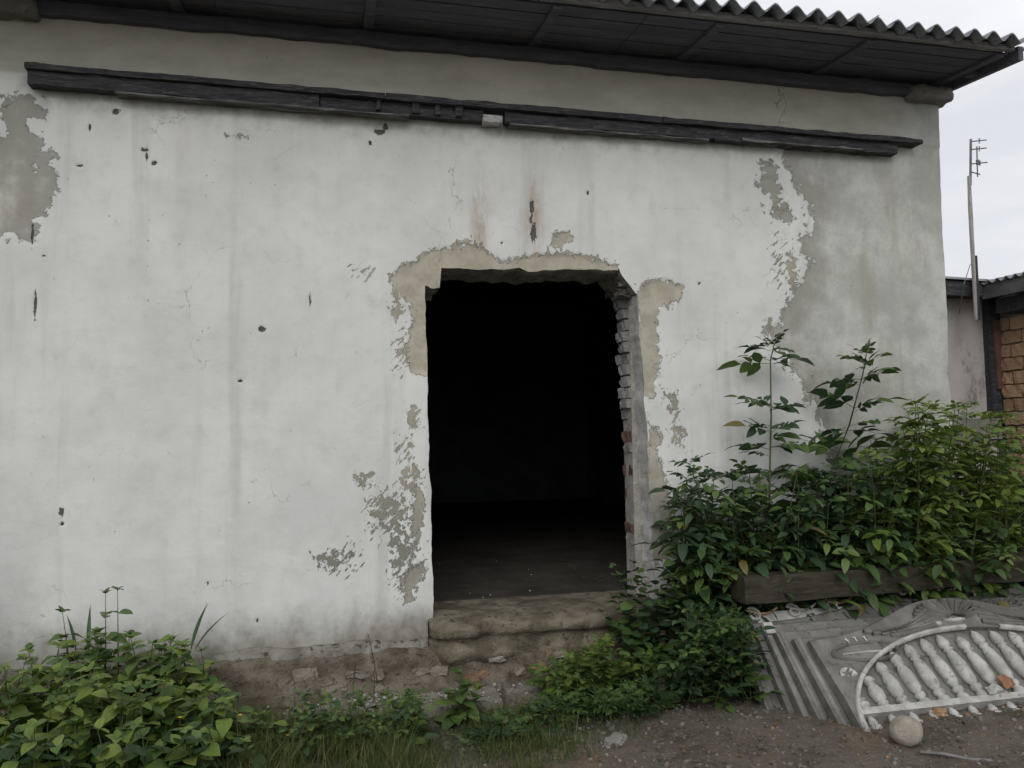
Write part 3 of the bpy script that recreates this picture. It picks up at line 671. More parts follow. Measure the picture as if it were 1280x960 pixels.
def front_panel():
    r = panel_root('fence_panel', 0, 0, 0, 'frontmost leaning grey concrete fence panel with a white arched row of balusters')
    # backing with recess inside the arch: frame made of columns above the arch line
    n = 130; us = np.linspace(0, PW, n); V = []
    for u in us:
        a = float(arch_v(u)); tv = float(top_v(u)); ww = .006*math.sin(u*17)+.004
        a = min(a, tv-.02)
        rows = [(0, -.05), (0, -.03), (a-.004, -.03), (a, 0), (a+(tv-a)*.33, .006+ww), (a+(tv-a)*.66, .004-ww), (tv-.012, 0), (tv, -.014), (tv, -.05)]
        if a < .01: rows = [(0, -.05), (0, 0), (.004, 0), (.008, 0)]+rows[4:]
        V += [(u, v, w) for v, w in rows]
    F = [(i*9+k, (i+1)*9+k, (i+1)*9+(k+1) % 9, i*9+(k+1) % 9) for i in range(n-1) for k in range(9)]+[tuple(range(9)), tuple((n-1)*9+8-k for k in range(9))]
    link('slab', mesh('slab', V, F, CONCF), r)
    th_ = np.linspace(0, math.pi, 70)
    rib('arch_rib', [(1.02-1.0*math.cos(t)*1.0, float(arch_v(1.02-math.cos(t)))) for t in th_ if t < 1.62], .026, .020, CONCW, r)
    rib('arch_rib', [(1.02-1.0*math.cos(t)*1.0, float(arch_v(1.02-math.cos(t)))) for t in th_ if t > 1.80], .026, .020, CONCW, r)
    m = MB(); m.box((.035, .092, -.03), (2.0, .128, .026), .001); m.obj('rail', CONCW, r)
    for i in range(16):
        u = .09+i*.124; top = float(arch_v(u))-.02; L_ = top-.118
        if L_ < .05: continue
        if i == 7: L_ -= .03
        prof = [(0, .026), (.05, .030), (.09, .026), (.13, .018), (.16, .027), (.20, .027), (.22, .019), (.30, .030), (.50, .033), (.66, .026), (.72, .019), (.745, .028), (.775, .019), (.80, .027), (.84, .029), (.93, .022), (.985, .009), (1, .002)]
        V, F = lathe([(z*L_, .017+(rr-.017)*1.5) for z, rr in prof]); link('baluster', mesh('baluster', np.array(V)+[u, .122, -.012], F, CONCW, True), r)
        if float(arch_v(u)) > .1:
            V, F = lathe([(0, .016), (.012, .032), (.03, .034), (.042, .02), (.05, .026), (.07, .022), (.088, .012)]); link('baluster_foot', mesh('baluster_foot', np.array(V)+[u, .004, -.012], F, CONCW, True), r)
    # medallion (eye shaped) left, mirrored right
    for s in (0, 1):
        fx = (lambda u: u) if not s else (lambda u: 2.04-u)
        ey = [(fx(.30+.21*math.cos(t)), .475+.058*math.sin(t)+.02*math.sin(t)*0) for t in np.linspace(0, 2*math.pi, 40)]
        rib('medallion_ring', ey, .016, .016, CONCF, r)
        rib('medallion_line', [(fx(.14), .47), (fx(.3), .474), (fx(.46), .47)], .008, .011, CONCW, r)
        # swags flowing from shell to the corner
        for k in range(4):
            rib('swag', [(fx(u), .60-.015*k+.16*math.exp(-((u-1.0)/(.30+.05*k))**2)*(1-.18*k)-.02*math.sin((u-.4)*6)) for u in np.linspace(.36+.05*k, .86, 24)], .022+.004*k, .02, CONCF, r)
        # half flower in the spandrel
        for k in range(5):
            a = math.radians(20+k*36); cx, cy = .105, .335
            pts = [(fx(cx+t*math.cos(a)), cy+t*math.sin(a)*.9) for t in np.linspace(.006, .052, 6)]
            rib('flower_petal', pts, .035, .014, CONCW, r)
    for k in range(15):    # shell
        a = math.radians(12+k*11.2); c = np.array([1.02, .645])
        rib('shell_ray', [tuple(c+np.array([math.cos(a)*t*1.7, math.sin(a)*t*.9])) for t in np.linspace(.03, .165, 6)], .018, .018, CONCF, r)
    rib('shell_lip', [(.93, .648), (1.0, .640), (1.08, .644)], .02, .014, CONCW, r)
    rib('leaf_relief', [(.62, .575), (.72, .60), (.82, .615), (.9, .625)], .026, .016, CONCW, r)
    # three chalk strokes
    for k in range(3):
        u = .215+k*.062
        link('chalk_mark', mesh('chalk_mark', [(u, .572, .0125), (u+.006, .572, .0125), (u+.004, .548, .0125), (u+.014, .535, .0125), (u+.009, .533, .0125), (u-.002, .548, .0125)] if k else
             [(u, .575, .0125), (u+.006, .575, .0125), (u+.010, .552, .0125), (u+.014, .532, .0125), (u+.009, .531, .0125), (u+.004, .552, .0125)], [(0, 5, 4, 3, 2, 1)], CHALK), r)
    m = MB()
    for k, (a, b) in enumerate((((.205, .562), (.23, .556)), ((.265, .572), (.285, .570)), ((.33, .572), (.345, .568)))): m.add([(a[0], a[1], .0128), (b[0], b[1], .0128), (b[0], b[1]-.004, .0128), (a[0], a[1]-.004, .0128)], [(0, 3, 2, 1)])
    m.obj('chalk_tick', CHALK, r)
    return r
front_panel()
specs = [(-.065, .10, 0, 'second leaning concrete fence panel, plain edge just behind the frontmost one', 0), (-.12, .20, .0, 'third leaning concrete fence panel from the front in the stack', 0),
         (-.165, .29, .0, 'fourth leaning concrete fence panel with a pale square corner', 1), (-.20, .37, .0, 'fifth leaning concrete fence panel carrying scrolls and a shell on its top edge', 2), (-.29, .44, .0, 'rearmost leaning concrete fence panel, half hidden by leaves', 0)]
for k, (dx, dy, dz, lab, typ) in enumerate(specs):
    r = panel_root('fence_panel', dx, dy, dz, lab, rad((40, 43, 45, 48, 50)[k]), rad(random.uniform(-.6, .6)))
    tp = {0: lambda u: .56+.0*u, 1: lambda u: .575+0*u, 2: lambda u: .55+.10*np.exp(-((u-1.02)/.5)**2)}[typ]
    link('slab', slab_mesh('slab', tp, .055, 40, CONCF), r)
    if typ == 1:
        m = MB(); m.box((.0, .50, 0), (.06, .572, .02), .002); m.obj('corner_block', CONCW, r); m = MB(); m.box((.0, 0, 0), (.03, .495, .012), .002); m.obj('edge_rib', CONC, r)
    elif typ == 0:
        rib('edge_rib', [(.03, 0), (.03, .3), (.03, .55)], .03, .012, CONC, r)
    if typ == 2:
        for j in range(7):
            u0 = -.02+j*.27; c = np.array([u0+.05, float(tp(u0))+.045])
            pts = [tuple(c+np.array([math.cos(t), math.sin(t)])*(.008+.0048*t)) for t in np.linspace(0, 8.6, 34)]
            rib('scroll', pts, .011, .016, CONCW, r)
            e = pts[-1]; rib('scroll_tail', [(e[0]+t, e[1]-.055*math.sin(min(t/.2, 1)*math.pi)*.6) for t in np.linspace(0, .2, 12)], .013, .014, CONCW if j % 2 else BRICKO, r)
        m = MB(); m.box((.05, .535, -.05), (1.95, .62, -.012), .001); m.obj('scroll_ground', CONCW, r)
        for k2 in range(9):
            a = math.radians(10+k2*20); c = np.array([.90, .67])
            rib('shell_ray', [tuple(c+np.array([math.cos(a)*t, math.sin(a)*t])) for t in np.linspace(.015, .085, 5)], .016, .018, CONCW, r)

# timbers behind the panels
def timber(name, p0, p1, h, d, mat, label, seed, nx=60):
    p0 = np.array(p0); p1 = np.array(p1); t = p1-p0; L_ = np.linalg.norm(t); tn = t/L_; back = np.array([-tn[1], tn[0], 0]); back /= np.linalg.norm(back); V = []
    prof = [(0, 0), (0, .12), (0, .5), (0, .88), (.08, 1), (.5, 1), (.92, 1), (1, .9), (1, .5), (1, .1), (.5, 0)]
    for i in range(nx):
        s = i/(nx-1); c = p0+t*s
        for k, (a, b) in enumerate(prof):
            g = fbm(s*L_, seed+k*2., 5, 4, seed)*.018
            V.append(c+back*(a*d+g*.6)+np.array([0, 0, b*h+g]))
    n = len(prof); F = [(i*n+k, i*n+(k+1) % n, (i+1)*n+(k+1) % n, (i+1)*n+k) for i in range(nx-1) for k in range(n)]+[tuple(range(n))[::-1], tuple((nx-1)*n+k for k in range(n))]
    o = link(name, mesh(name, V, F, mat, False)); tag(o, label, 'timber'); return o
a = onY(932, 756, -.66); b = onY(1282, 726, -.58)
b2 = b+(b-a)*.35
timber('timber_beam', a, b2, .155, .16, OLDWOOD, 'long thick brown timber lying above the stack of fence panels', 3)
c = onY(918, 752, -.50); timber('timber_beam', c, onY(1290, 716, -.42)+[.6, 0, 0], .15, .13, OLDWOOD, 'second dark timber lying behind the thick brown one under the bush', 9)
t1 = onY(1120, 765, -.55); timber('concrete_beam', (t1[0]-.6, -.50, .22), (t1[0]+1.6, -.42, .27), .2, .12, CONC, 'low concrete beam beneath the timber at the right edge', 14)
q = onY(1190, 757, -.60); q2 = onY(1300, 752, -.60)
timber('pebbled_slab', (q[0]-.1, -.64, q[2]-.05), (q2[0]+.6, -.62, q2[2]-.05), .085, .09, ROUGHM, 'dark slab edge with pebble texture between the panels and the low beam', 17)
for xx in (2.75, 3.7, 4.6):
    m = MB(); m.box((xx, -.50, -.05), (xx+.14, -.38, .53 if xx < 4 else .5), .008); tag(m.obj('support_block', DARKWOOD), {2.75: 'left dark block holding up the timbers in the leaves', 3.7: 'middle dark block under the timbers behind the fence panels', 4.6: 'right dark block under the timbers by the wall corner'}[xx], 'block')

# stones lying about
def stone(name, px, py, size, mat, label, cat, seed, seg=(5, 4, 4), sphere=False, Z=0):
    p = onZ(px, py, Z); 
    if sphere:
        V = []; n, mm = 18, 12
        for j in range(mm+1):
            th = math.pi*j/mm
            for k in range(n):
                ph = 2*math.pi*k/n; d = np.array([math.sin(th)*math.cos(ph), math.sin(th)*math.sin(ph), math.cos(th)])
                rr = 1+fbm(d[0]*1.5+5, d[1]*1.5+d[2]*1.3+4, 1.3, 3, seed)*.22; V.append(d*np.array(size)/2*rr)
        F = [(j*n+k, (j+1)*n+k, (j+1)*n+(k+1) % n, j*n+(k+1) % n) for j in range(mm) for k in range(n)]
    else: V, F = chunk(size, seg, min(size)*.08, 1.2, seed)
    zg = float(ground_z(np.array(p[0]), np.array(p[1])))
    o = link(name, mesh(name, V, F, mat, sphere), None, (p[0], p[1], zg+size[2]*.42), (random.uniform(-.1, .1), random.uniform(-.1, .1), random.uniform(0, 1)))
    tag(o, label, cat); return o
stone('round_stone', 1133, 931, (.165, .155, .145), PEBB, 'round pale beige stone resting against the foot of the front fence panel', 'stone', 4, sphere=True)
stone('flat_stone', 770, 930, (.12, .08, .035), CONC, 'flat grey stone on the earth below the weeds by the step', 'stone', 12)
stone('brick_fragment', 1176, 900, (.07, .05, .04), BRICKO, 'small orange brick chip on the ground just below the baluster feet', 'brick', 13)
r_ = bpy.data.objects.new('x', None); bpy.data.objects.remove(r_)
def on_panel(u, v, w): 
    return PO+np.array([u, v*math.cos(PHI)-w*math.sin(PHI), v*math.sin(PHI)+w*math.cos(PHI)])
v, f = chunk((.11, .07, .03), (4, 3, 2), .007, 1.3, 33); o = link('brick_fragment', mesh('brick_fragment', v, f, simple('fresh_brick', (.24, .12, .07), (.31, .18, .115), 9)), None, tuple(on_panel(.985, .185, .045)), (PHI, .1, .5)); tag(o, 'orange brick fragment lying on the rail of the front fence panel', 'brick')
v, f = chunk((.10, .04, .025), (4, 2, 2), .006, 1.3, 34); o = link('plaster_fragment', mesh('plaster_fragment', v, f, CONCW), None, tuple(on_panel(.885, .15, .04)), (PHI, 0, .1)); tag(o, 'white plaster fragment lying on the rail beside the orange brick piece', 'stone')
m = MB(); pts = [onZ(x, y, .012) for x, y in ((1150, 940), (1180, 945), (1212, 947), (1240, 950))]; m.tube([p+[0, 0, .01*math.sin(i*2)] for i, p in enumerate(pts)], .009, 5); tag(m.obj('metal_strip', METAL), 'thin grey metal strip lying on the ground right of the round stone', 'strip')
m = MB(); p = onZ(826, 886, 0); m.tube([p+[0, 0, -.03], p+[.005, 0, .08], p+[.012, 0, .17]], [.025, .024, .02], 7); tag(m.obj('wooden_stake', BARK), 'short broken wooden stake in the weeds right of the door step', 'stake')
m = MB(); p = onY(828, 800, -.35); m.tube([p+[0, 0, -.15], p+[.0, 0, .06]], [.02, .02], 6); tag(m.obj('brick_post', BRICKO), 'small orange stub standing at the right end of the door step', 'stub')

# ------------------------------------------------------------------ neighbour at the right
NB = empty('neighbour_building', (6.3, 1.5, 0)); tag(NB, 'neighbouring shed with pale plaster wall, orange brick side and corrugated roof', 'building')
def parn(o): o.parent = NB; o.location = Vector(o.location)-NB.location; return o
m = MB(); X = np.linspace(4.6, 6.22, 40); Z = np.linspace(0, 2.95, 60); XX, ZZ = np.meshgrid(X, Z, indexing='ij'); YY = 1.5+fbm(XX, ZZ, 2, 4, 3)*.03
parn(link('plaster_wall', mesh('plaster_wall', np.stack([XX, YY, ZZ], -1).reshape(-1, 3), grid_faces(40, 60), NPLAST, True)))
m = MB(); m.box((4.4, 1.36, 1.42), (6.22, 1.6, 1.62), .01); parn(m.obj('wall_coping', CONC))
m = MB(); m.box((4.4, 1.40, 0), (6.2, 1.58, 1.42), .01); parn(m.obj('wall_base', NPLAST))
m = MB(); m.box((6.2, 1.42, 0), (6.33, 1.6, 2.90), .008); parn(m.obj('corner_post', DARKWOOD))
m = MB(); m.box((6.24, 1.385, 1.9), (6.30, 1.43, 2.56), .006); parn(m.obj('door_frame_piece', simple('reddish_old_wood', (.12, .07, .05), (.18, .11, .085), 5)))
m = MB(); m.box((6.325, -3.0, 0), (6.5, 1.42, 2.9)); parn(m.obj('mortar_core', MORTAR))
zc = .02; row = 0
while zc < 2.52:
    y = 1.40-(.13 if row % 2 else 0)
    if row % 2: parn(link('brick', brickmesh('n', row % 6, BRICKN), None, (6.35, 1.34, zc+.06), (0, 0, 0), (.12, .115, .115)))
    while y > -.9:
        parn(link('brick', brickmesh('n', random.randrange(6), BRICKN), None, (6.345+random.uniform(-.012, .008), y-.125, zc+.06), (random.uniform(-.02, .02), 0, random.uniform(-.02, .02)), (.12, .242, .119))); y -= .25
    zc += .128; row += 1
m = MB(); m.box((6.12, -3, 2.60), (6.5, 1.25, 2.74), .004); parn(m.obj('eave_beam', DARKWOOD))
m = MB(); m.box((6.02, -3, 2.74), (6.06, 1.3, 2.87), .004); parn(m.obj('fascia', simple('grey_fascia', (.10, .10, .105), (.15, .15, .155), 4)))
V = [(4.4, 1.28, 2.80), (6.2, 1.28, 2.76), (6.2, 1.28, 2.89), (4.4, 1.28, 2.95), (4.4, 1.33, 2.80), (6.2, 1.33, 2.76), (6.2, 1.33, 2.89), (4.4, 1.33, 2.95)]
parn(link('fascia', mesh('fascia', V, [(0, 1, 2, 3), (7, 6, 5, 4), (0, 4, 5, 1), (3, 2, 6, 7), (0, 3, 7, 4), (1, 5, 6, 2)], DARKWOOD)))
m = MB(); m.box((4.4, 1.33, 2.78), (6.3, 2.2, 2.82)); parn(m.obj('soffit', DARKWOOD))
ysn = np.arange(-3, 1.35, .01); V = []
for x in (6.0, 9.5):
    for dz in (0, .008): V.append(np.stack([np.full(len(ysn), x), ysn, 2.885+(x-6)*.15+.016*np.cos(ysn/.1*2*math.pi)+dz], -1))
n = len(ysn); F = []
for i in range(n-1): F += [(i, i+1, 2*n+i+1, 2*n+i), (n+i, 3*n+i, 3*n+i+1, n+i+1), (i, n+i, n+i+1, i+1), (2*n+i, 2*n+i+1, 3*n+i+1, 3*n+i)]
parn(link('roof_sheet', mesh('roof_sheet', np.concatenate(V), F, ASB, True)))
V = [(4.4, 1.25, 2.96), (6.2, 1.25, 2.90), (6.2, 4, 3.3), (4.4, 4, 3.36)]; V += [(a, b, c+.02) for a, b, c in V]
parn(link('roof_sheet', mesh('roof_sheet', V, [(0, 3, 2, 1), (4, 5, 6, 7), (0, 1, 5, 4), (1, 2, 6, 5), (2, 3, 7, 6), (3, 0, 4, 7)], ASB)))
# mast
Ym = 1.22
A = empty('antenna_mast', tuple(onY(1221, 395, Ym))); tag(A, 'thin grey mast with a small aerial rising between the two buildings', 'antenna')
def para(o): o.parent = A; o.location = Vector(o.location)-A.location; return o
m = MB(); m.tube([onY(1222, 400, Ym), onY(1218.5, 320, Ym)], [.024, .021], 8); para(m.obj('lower_pole', DARKWOOD))
m = MB(); m.tube([onY(1220, 400, Ym-.03), onY(1213, 262, Ym-.03), onY(1211, 220, Ym-.03)], [.016, .019, .014], 8); para(m.obj('wooden_pole', POLE))
m = MB(); m.tube([onY(1213, 232, Ym-.03), onY(1213.5, 174, Ym-.03)], .011, 6); para(m.obj('upper_rod', METAL))
for i, (ya_, xe) in enumerate(((176, 1233), (186, 1233), (204, 1234))):
    m = MB(); m.tube([onY(1214, ya_+1, Ym-.03), onY(xe, ya_-1, Ym-.03)], .006, 5); m.tube([onY(xe-9, ya_-3, Ym-.25), onY(xe-9, ya_+3, Ym+.2)], .005, 5); para(m.obj('aerial_element', METAL))
m = MB(); m.tube([onY(1221, 183, Ym-.03), onY(1222, 221, Ym-.03)], .006, 5); m.tube([onY(1214, 215, Ym-.03), onY(1225, 218, Ym-.03)], .006, 5); para(m.obj('aerial_boom', METAL))
m = MB(); m.tube([onY(1222, 200, Ym-.03), onY(1222.5, 206, Ym-.03)], .016, 6); para(m.obj('junction_box', METAL))
m = MB(); m.tube([onY(1213, 330, Ym-.04), onY(1205, 355, Ym-.06), onY(1199, 392, Ym+.1)], .005, 4); para(m.obj('guy_wire', METAL))

# ------------------------------------------------------------------ plants
def leaf_arr(L_, Wd, seg=5, droop=.25, fold=.22, kind='ovate', wav=0.):
    V = []; UV = []; F = []
    for i in range(seg+1):
        t = i/seg
        if kind == 'ovate': w = math.sin(math.pi*min(1, t**.78))**.62*(1-.12*t)*(1 if t < .8 else .86)
        elif kind == 'round': w = math.sqrt(max(0, 1-(2*t-1)**2))*(1.0 if t < .7 else .92)
        elif kind == 'lance': w = math.sin(math.pi*t**.8)
        else: w = 1-t**1.5
        w = max(w, .02)*Wd/2; z = -droop*L_*t*t+.12*L_*t; y = L_*t
        V += [(-w, y, z-fold*w*-1+wav*math.sin(t*9)*w), (0, y, z), (w, y, z+fold*w-wav*math.sin(t*9+1)*w)]; UV += [(-1, t), (0, t), (1, t)]
    for i in range(seg):
        a = i*3; F += [(a, a+1, a+4, a+3), (a+1, a+2, a+5, a+4)]
    return np.array(V), F, np.array(UV)
def rot(ax, a):
    return np.array(Matrix.Rotation(a, 3, ax))
def compound(nl, L_, leafL, leafW, kind='ovate', seed=0):
    """pinnate leaf along +Y"""
    r = random.Random(seed); m = MB(); pts = [(0, L_*t, -.22*L_*t*t+.1*L_*t) for t in (0, .35, .7, 1)]
    m.tube(pts, [.0028, .0024, .002, .0012], 3, False)
    def at(t): return np.array([0, L_*t, -.22*L_*t*t+.1*L_*t])
    pairs = (nl-1)//2
    for i in range(pairs):
        t = .34+.6*i/max(1, pairs)
        for s in (-1, 1):
            V, F, U = leaf_arr(leafL*r.uniform(.7, 1.08), leafW*r.uniform(.85, 1.15), 4, r.uniform(.1, .45), r.uniform(.12, .3), kind, .08)
            Rm = rot('Z', -s*r.uniform(.95, 1.25)) @ rot('Y', s*r.uniform(-.2, .45)) @ rot('X', -r.uniform(-.1, .3))
            m.add((Rm @ V.T).T+at(t), F, U)
    V, F, U = leaf_arr(leafL*1.1, leafW*1.1, 4, r.uniform(.2, .5), .2, kind, .08); m.add((rot('X', -.15) @ V.T).T+at(.98), F, U)
    return np.concatenate(m.v), m.f, np.concatenate(m.uv)
VAR = {
 'elder': [compound(5, .22, .145, .068, 'ovate', 1), compound(7, .27, .13, .060, 'ovate', 2), compound(5, .20, .155, .074, 'ovate', 3), compound(5, .23, .14, .064, 'ovate', 4)],
 'fine': [compound(9, .15, .052, .018, 'lance', 5), compound(11, .17, .055, .018, 'lance', 6)],
 'small': [compound(5, .12, .078, .044, 'ovate', 7), compound(3, .11, .085, .05, 'ovate', 8)],
 'broad': [leaf_arr(.15, .105, 6, .35, .18, 'ovate', .1), leaf_arr(.16, .11, 6, .5, .13, 'ovate', .12), leaf_arr(.14, .095, 6, .2, .2, 'ovate', .08), leaf_arr(.155, .12, 6, .65, .15, 'ovate', .12)],
 'heart': [leaf_arr(.085, .075, 6, .3, .15, 'round', .06), leaf_arr(.09, .08, 6, .5, .2, 'round', .08)],
 'blade': [leaf_arr(.3, .014, 6, .7, .3, 'blade'), leaf_arr(.25, .012, 6, .4, .3, 'blade')],
 'sword': [leaf_arr(.36, .03, 6, .25, .3, 'lance')],
}
MC = {}
def varmesh(kind, i, mat):
    k = (kind, i, mat.name)
    if k not in MC: V, F, U = VAR[kind][i]; MC[k] = mesh('leaf', V, F, mat, True, uv=U)
    return MC[k]
def bez(p0, p1, bend, n):
    p0 = np.array(p0, float); p1 = np.array(p1, float); mid = (p0+p1)/2+np.array(bend)
    return [(1-t)**2*p0+2*t*(1-t)*mid+t*t*p1 for t in np.linspace(0, 1, n)]
def plant(name, label, cat, stems, mats, kind='elder', spacing=.13, maxparts=200, stem_r=.007, lsize=(.75, 1.1), group=None, start=.2, smat=None, per_node=2, tilt=(.2, .7), seed=0, toplight=None):
    """stems: list of (base, tip, bend); leaves in pairs at nodes"""
    r = random.Random(seed+len(stems)*31); base = np.array(stems[0][0], float)
    root = empty(name, tuple(base)); tag(root, label, cat, group)
    Lv = []
    for si, (b0, tp, bd) in enumerate(stems):
        ln = np.linalg.norm(np.array(tp)-np.array(b0)); nn_ = max(4, int(ln/.08)); P = bez(b0, tp, bd, nn_)
        m = MB(); m.tube(P, list(np.linspace(stem_r*(.6+ln*.6), stem_r*.3, nn_)), 5); o = m.obj('stem', smat or STEM, None, True); o.parent = root; o.location = -base
        nodes = max(2, int(ln*(1-start)/spacing)); az = r.uniform(0, 3.14)
        for k in range(nodes+1):
            t = start+(1-start)*k/nodes; i = min(int(t*(nn_-1)), nn_-2); fr = t*(nn_-1)-i; p = P[i]*(1-fr)+P[i+1]*fr; d = P[i+1]-P[i]; d /= np.linalg.norm(d)
            az += math.pi/2+r.uniform(-.3, .3); top = (k == nodes)
            cnt = per_node+(2 if top else 0)
            for j in range(cnt):
                a = az+j*2*math.pi/cnt*1.0+r.uniform(-.25, .25)
                el = r.uniform(*tilt)+(.35 if top else 0)
                s = r.uniform(*lsize)*(.62 if top else 1.)*(.75+.35*(1-t)) 
                mi = min(len(mats)-1, int(r.random()*len(mats)*.999)) if not toplight else (1 if r.random() < t*.8 else 0)
                Mx = Matrix.Translation(Vector(p)) @ Matrix.Rotation(a, 4, 'Z') @ Matrix.Rotation(el-.15, 4, 'X') @ Matrix.Rotation(r.uniform(-.5, .5), 4, 'Y') @ Matrix.Scale(s, 4)
                Lv.append((Mx, r.randrange(len(VAR[kind])), mats[mi]))
    Lv.sort(key=lambda q: (Vector(CAM)-q[0].translation).length+r.random()*.25)
    inv = Matrix.Translation(-Vector(base)); joined = {}
    for k, (Mx, vi, mt) in enumerate(Lv):
        if Mx.translation.y > -.03 and Mx.translation.x < XR: Mx = Matrix.Translation((0, -.06-Mx.translation.y, 0)) @ Mx
        if k < maxparts:
            o = bpy.data.objects.new('leaf', varmesh(kind, vi, mt)); COL.objects.link(o); o.parent = root; o.matrix_local = inv @ Mx
        else: joined.setdefault(mt.name, (mt, []))[1].append((Mx, vi))
    for mn, (mt, lst) in joined.items():
        m = MB()
        for Mx, vi in lst:
            V, F, U = VAR[kind][vi]; A4 = np.array(inv @ Mx); m.add(V @ A4[:3, :3].T+A4[:3, 3], F, U)
        o = m.obj('foliage', mt, root, True, uv=True); tag(o, kind='stuff')
    return root
def P3(px, py, Y): return tuple(onY(px, py, Y))
def gz(x, y): return float(ground_z(np.array(x), np.array(y)))
def bushstems(n, tips, bx, by, seed, bend=.12, z0=0.):
    r = random.Random(seed); st = []
    for i in range(n):
        (px, py, Y) = tips(r); t = onY(px, py, Y); b = (bx(r, t), by(r), z0)
        st.append((b, tuple(t), (r.uniform(-bend, bend), r.uniform(-bend, .02), r.uniform(0, bend))))
    return st
# tall saplings against the wall
def sapling(label, pts, Y, nodes, seed, mats, lk='elder'):
    r = random.Random(seed); P = [onY(x, y, Y) for x, y in pts]; root = empty('elder_sapling', tuple(P[-1])); tag(root, label, 'shrub')
    m = MB(); m.tube(P, list(np.linspace(.0035, .0075, len(P))), 6); o = m.obj('stem', STEM, None, True); o.parent = root; o.location = -P[-1]
    inv = Matrix.Translation(-Vector(P[-1]))
    for (px, py, az, el, s, k) in [q for n_ in nodes for q in (n_, (n_[0], n_[1]+r.uniform(-9, 9), n_[2]+r.uniform(-50, 50), n_[3]+r.uniform(-15, 15), n_[4]*r.uniform(.5, .85), n_[5]+1))]:
        p = Vector(onY(px, py, Y)); Mx = Matrix.Translation(p) @ Matrix.Rotation(rad(az), 4, 'Z') @ Matrix.Rotation(rad(el), 4, 'X') @ Matrix.Rotation(r.uniform(-.7, .7), 4, 'Y') @ Matrix.Scale(s, 4)
        o = bpy.data.objects.new('leaf', varmesh(lk, k % 4, mats[k % len(mats)])); COL.objects.link(o); o.parent = root; o.matrix_local = inv @ Mx
nd = []
for (py, sc) in ((436, .6), (452, .85), (508, .7), (510, .5), (540, .8), (560, .9), (590, 1.15), (612, 1.), (642, 1.1), (668, .9), (700, 1.1)):
    for s in (-1, 1): nd.append((963+(py-440)*-.01, py+random.uniform(-4, 4), (80 if s < 0 else -80)+random.uniform(-35, 35)+(0 if py != 508 else 0), random.uniform(-5, 25), sc*random.uniform(.95, 1.2), random.randrange(8)))
for a in (60, 180, 300): nd.append((966, 434, a, 45, .4, random.randrange(8)))
sapling('left tall thin elder shoot rising straight up in front of the white wall', [(968, 430), (963, 450), (964, 520), (962, 600), (960, 760)], -.22, nd, 3, [LF_DARK, LF_DARK, LF_MID])
nd = []
for (px, py, sc) in ((1080, 455, .8), (1077, 474, .9), (1068, 510, 1.), (1060, 538, 1.), (1048, 566, 1.1), (1040, 590, 1.1), (1030, 606, 1.2), (1022, 620, 1.1), (1010, 650, 1.1), (1000, 680, 1.1)):
    for s in (-1, 1): nd.append((px, py, (80 if s < 0 else -80)+random.uniform(-35, 35), random.uniform(-5, 30), sc*random.uniform(.85, 1.1), random.randrange(8)))
for a in (60, 180, 300): nd.append((1082, 446, a, 50, .4, random.randrange(8)))
sapling('right tall elder shoot leaning to the right over the bare grey plaster', [(1083, 442), (1078, 470), (1062, 530), (1035, 600), (1000, 680), (985, 780)], -.25, nd, 5, [LF_DARK, LF_MID])
# masses
plant('elder_bush', 'dark elder bush filling the space between doorway and the tall shoots', 'shrub',
      bushstems(30, lambda r: (r.uniform(838, 1010), r.uniform(578, 660)+(abs(920-0)*0), r.uniform(-.5, -.12)), lambda r, t: t[0]*.7+2.75*.3+r.uniform(-.1, .1), lambda r: r.uniform(-.35, -.12), 11), [LF_DARK, LF_DARK, LF_MID], 'elder', .11, 260, .007, (.65, 1.0), tilt=(-.35, .5), seed=1)
plant('elder_bush', 'dense middle elder bush hanging over the brown timber', 'shrub',
      bushstems(30, lambda r: (r.uniform(990, 1130), r.uniform(565, 660), r.uniform(-.62, -.15)), lambda r, t: t[0]*.7+3.3*.3+r.uniform(-.1, .1), lambda r: r.uniform(-.35, -.12), 12), [LF_DARK, LF_DARK, LF_MID], 'elder', .11, 260, .007, (.65, 1.0), tilt=(-.35, .5), seed=2)
plant('elder_bush', 'bright green elder bush at the right in front of the wall corner', 'shrub',
      bushstems(38, lambda r: (lambda x: (x, 500+max(0, (1150-x))*.75+max(0, x-1215)*.35+abs(r.gauss(0, 45)), r.uniform(-.75, -.1)))(r.uniform(1085, 1290)), lambda r, t: t[0]*.75+4.2*.25+r.uniform(-.1, .1), lambda r: r.uniform(-.35, -.1), 13), [LF_MID, LF_YEL], 'elder', .10, 280, .007, (.55, .85), tilt=(-.2, .6), seed=3, toplight=True)
plant('elder_bush', 'elder bush beyond the wall corner at the right edge', 'shrub',
      bushstems(26, lambda r: (r.uniform(1200, 1330), r.uniform(560, 640), r.uniform(.1, .7)), lambda r, t: t[0]+r.uniform(-.1, .1), lambda r: r.uniform(.1, .6), 14), [LF_MID, LF_DARK], 'elder', .12, 60, .008, (.8, 1.1), seed=4)
# low leaves hanging over timber
plant('elder_bush', 'low shoots of leaves drooping over the front of the timber', 'shrub',
      bushstems(8, lambda r: (r.uniform(1000, 1290), r.uniform(640, 692), r.uniform(-.86, -.6)), lambda r, t: t[0]+r.uniform(-.1, .1), lambda r: r.uniform(-.4, -.25), 15, .05, .45), [LF_DARK, LF_MID], 'elder', .11, 160, .006, (.6, .85), seed=5, tilt=(-.5, .3))
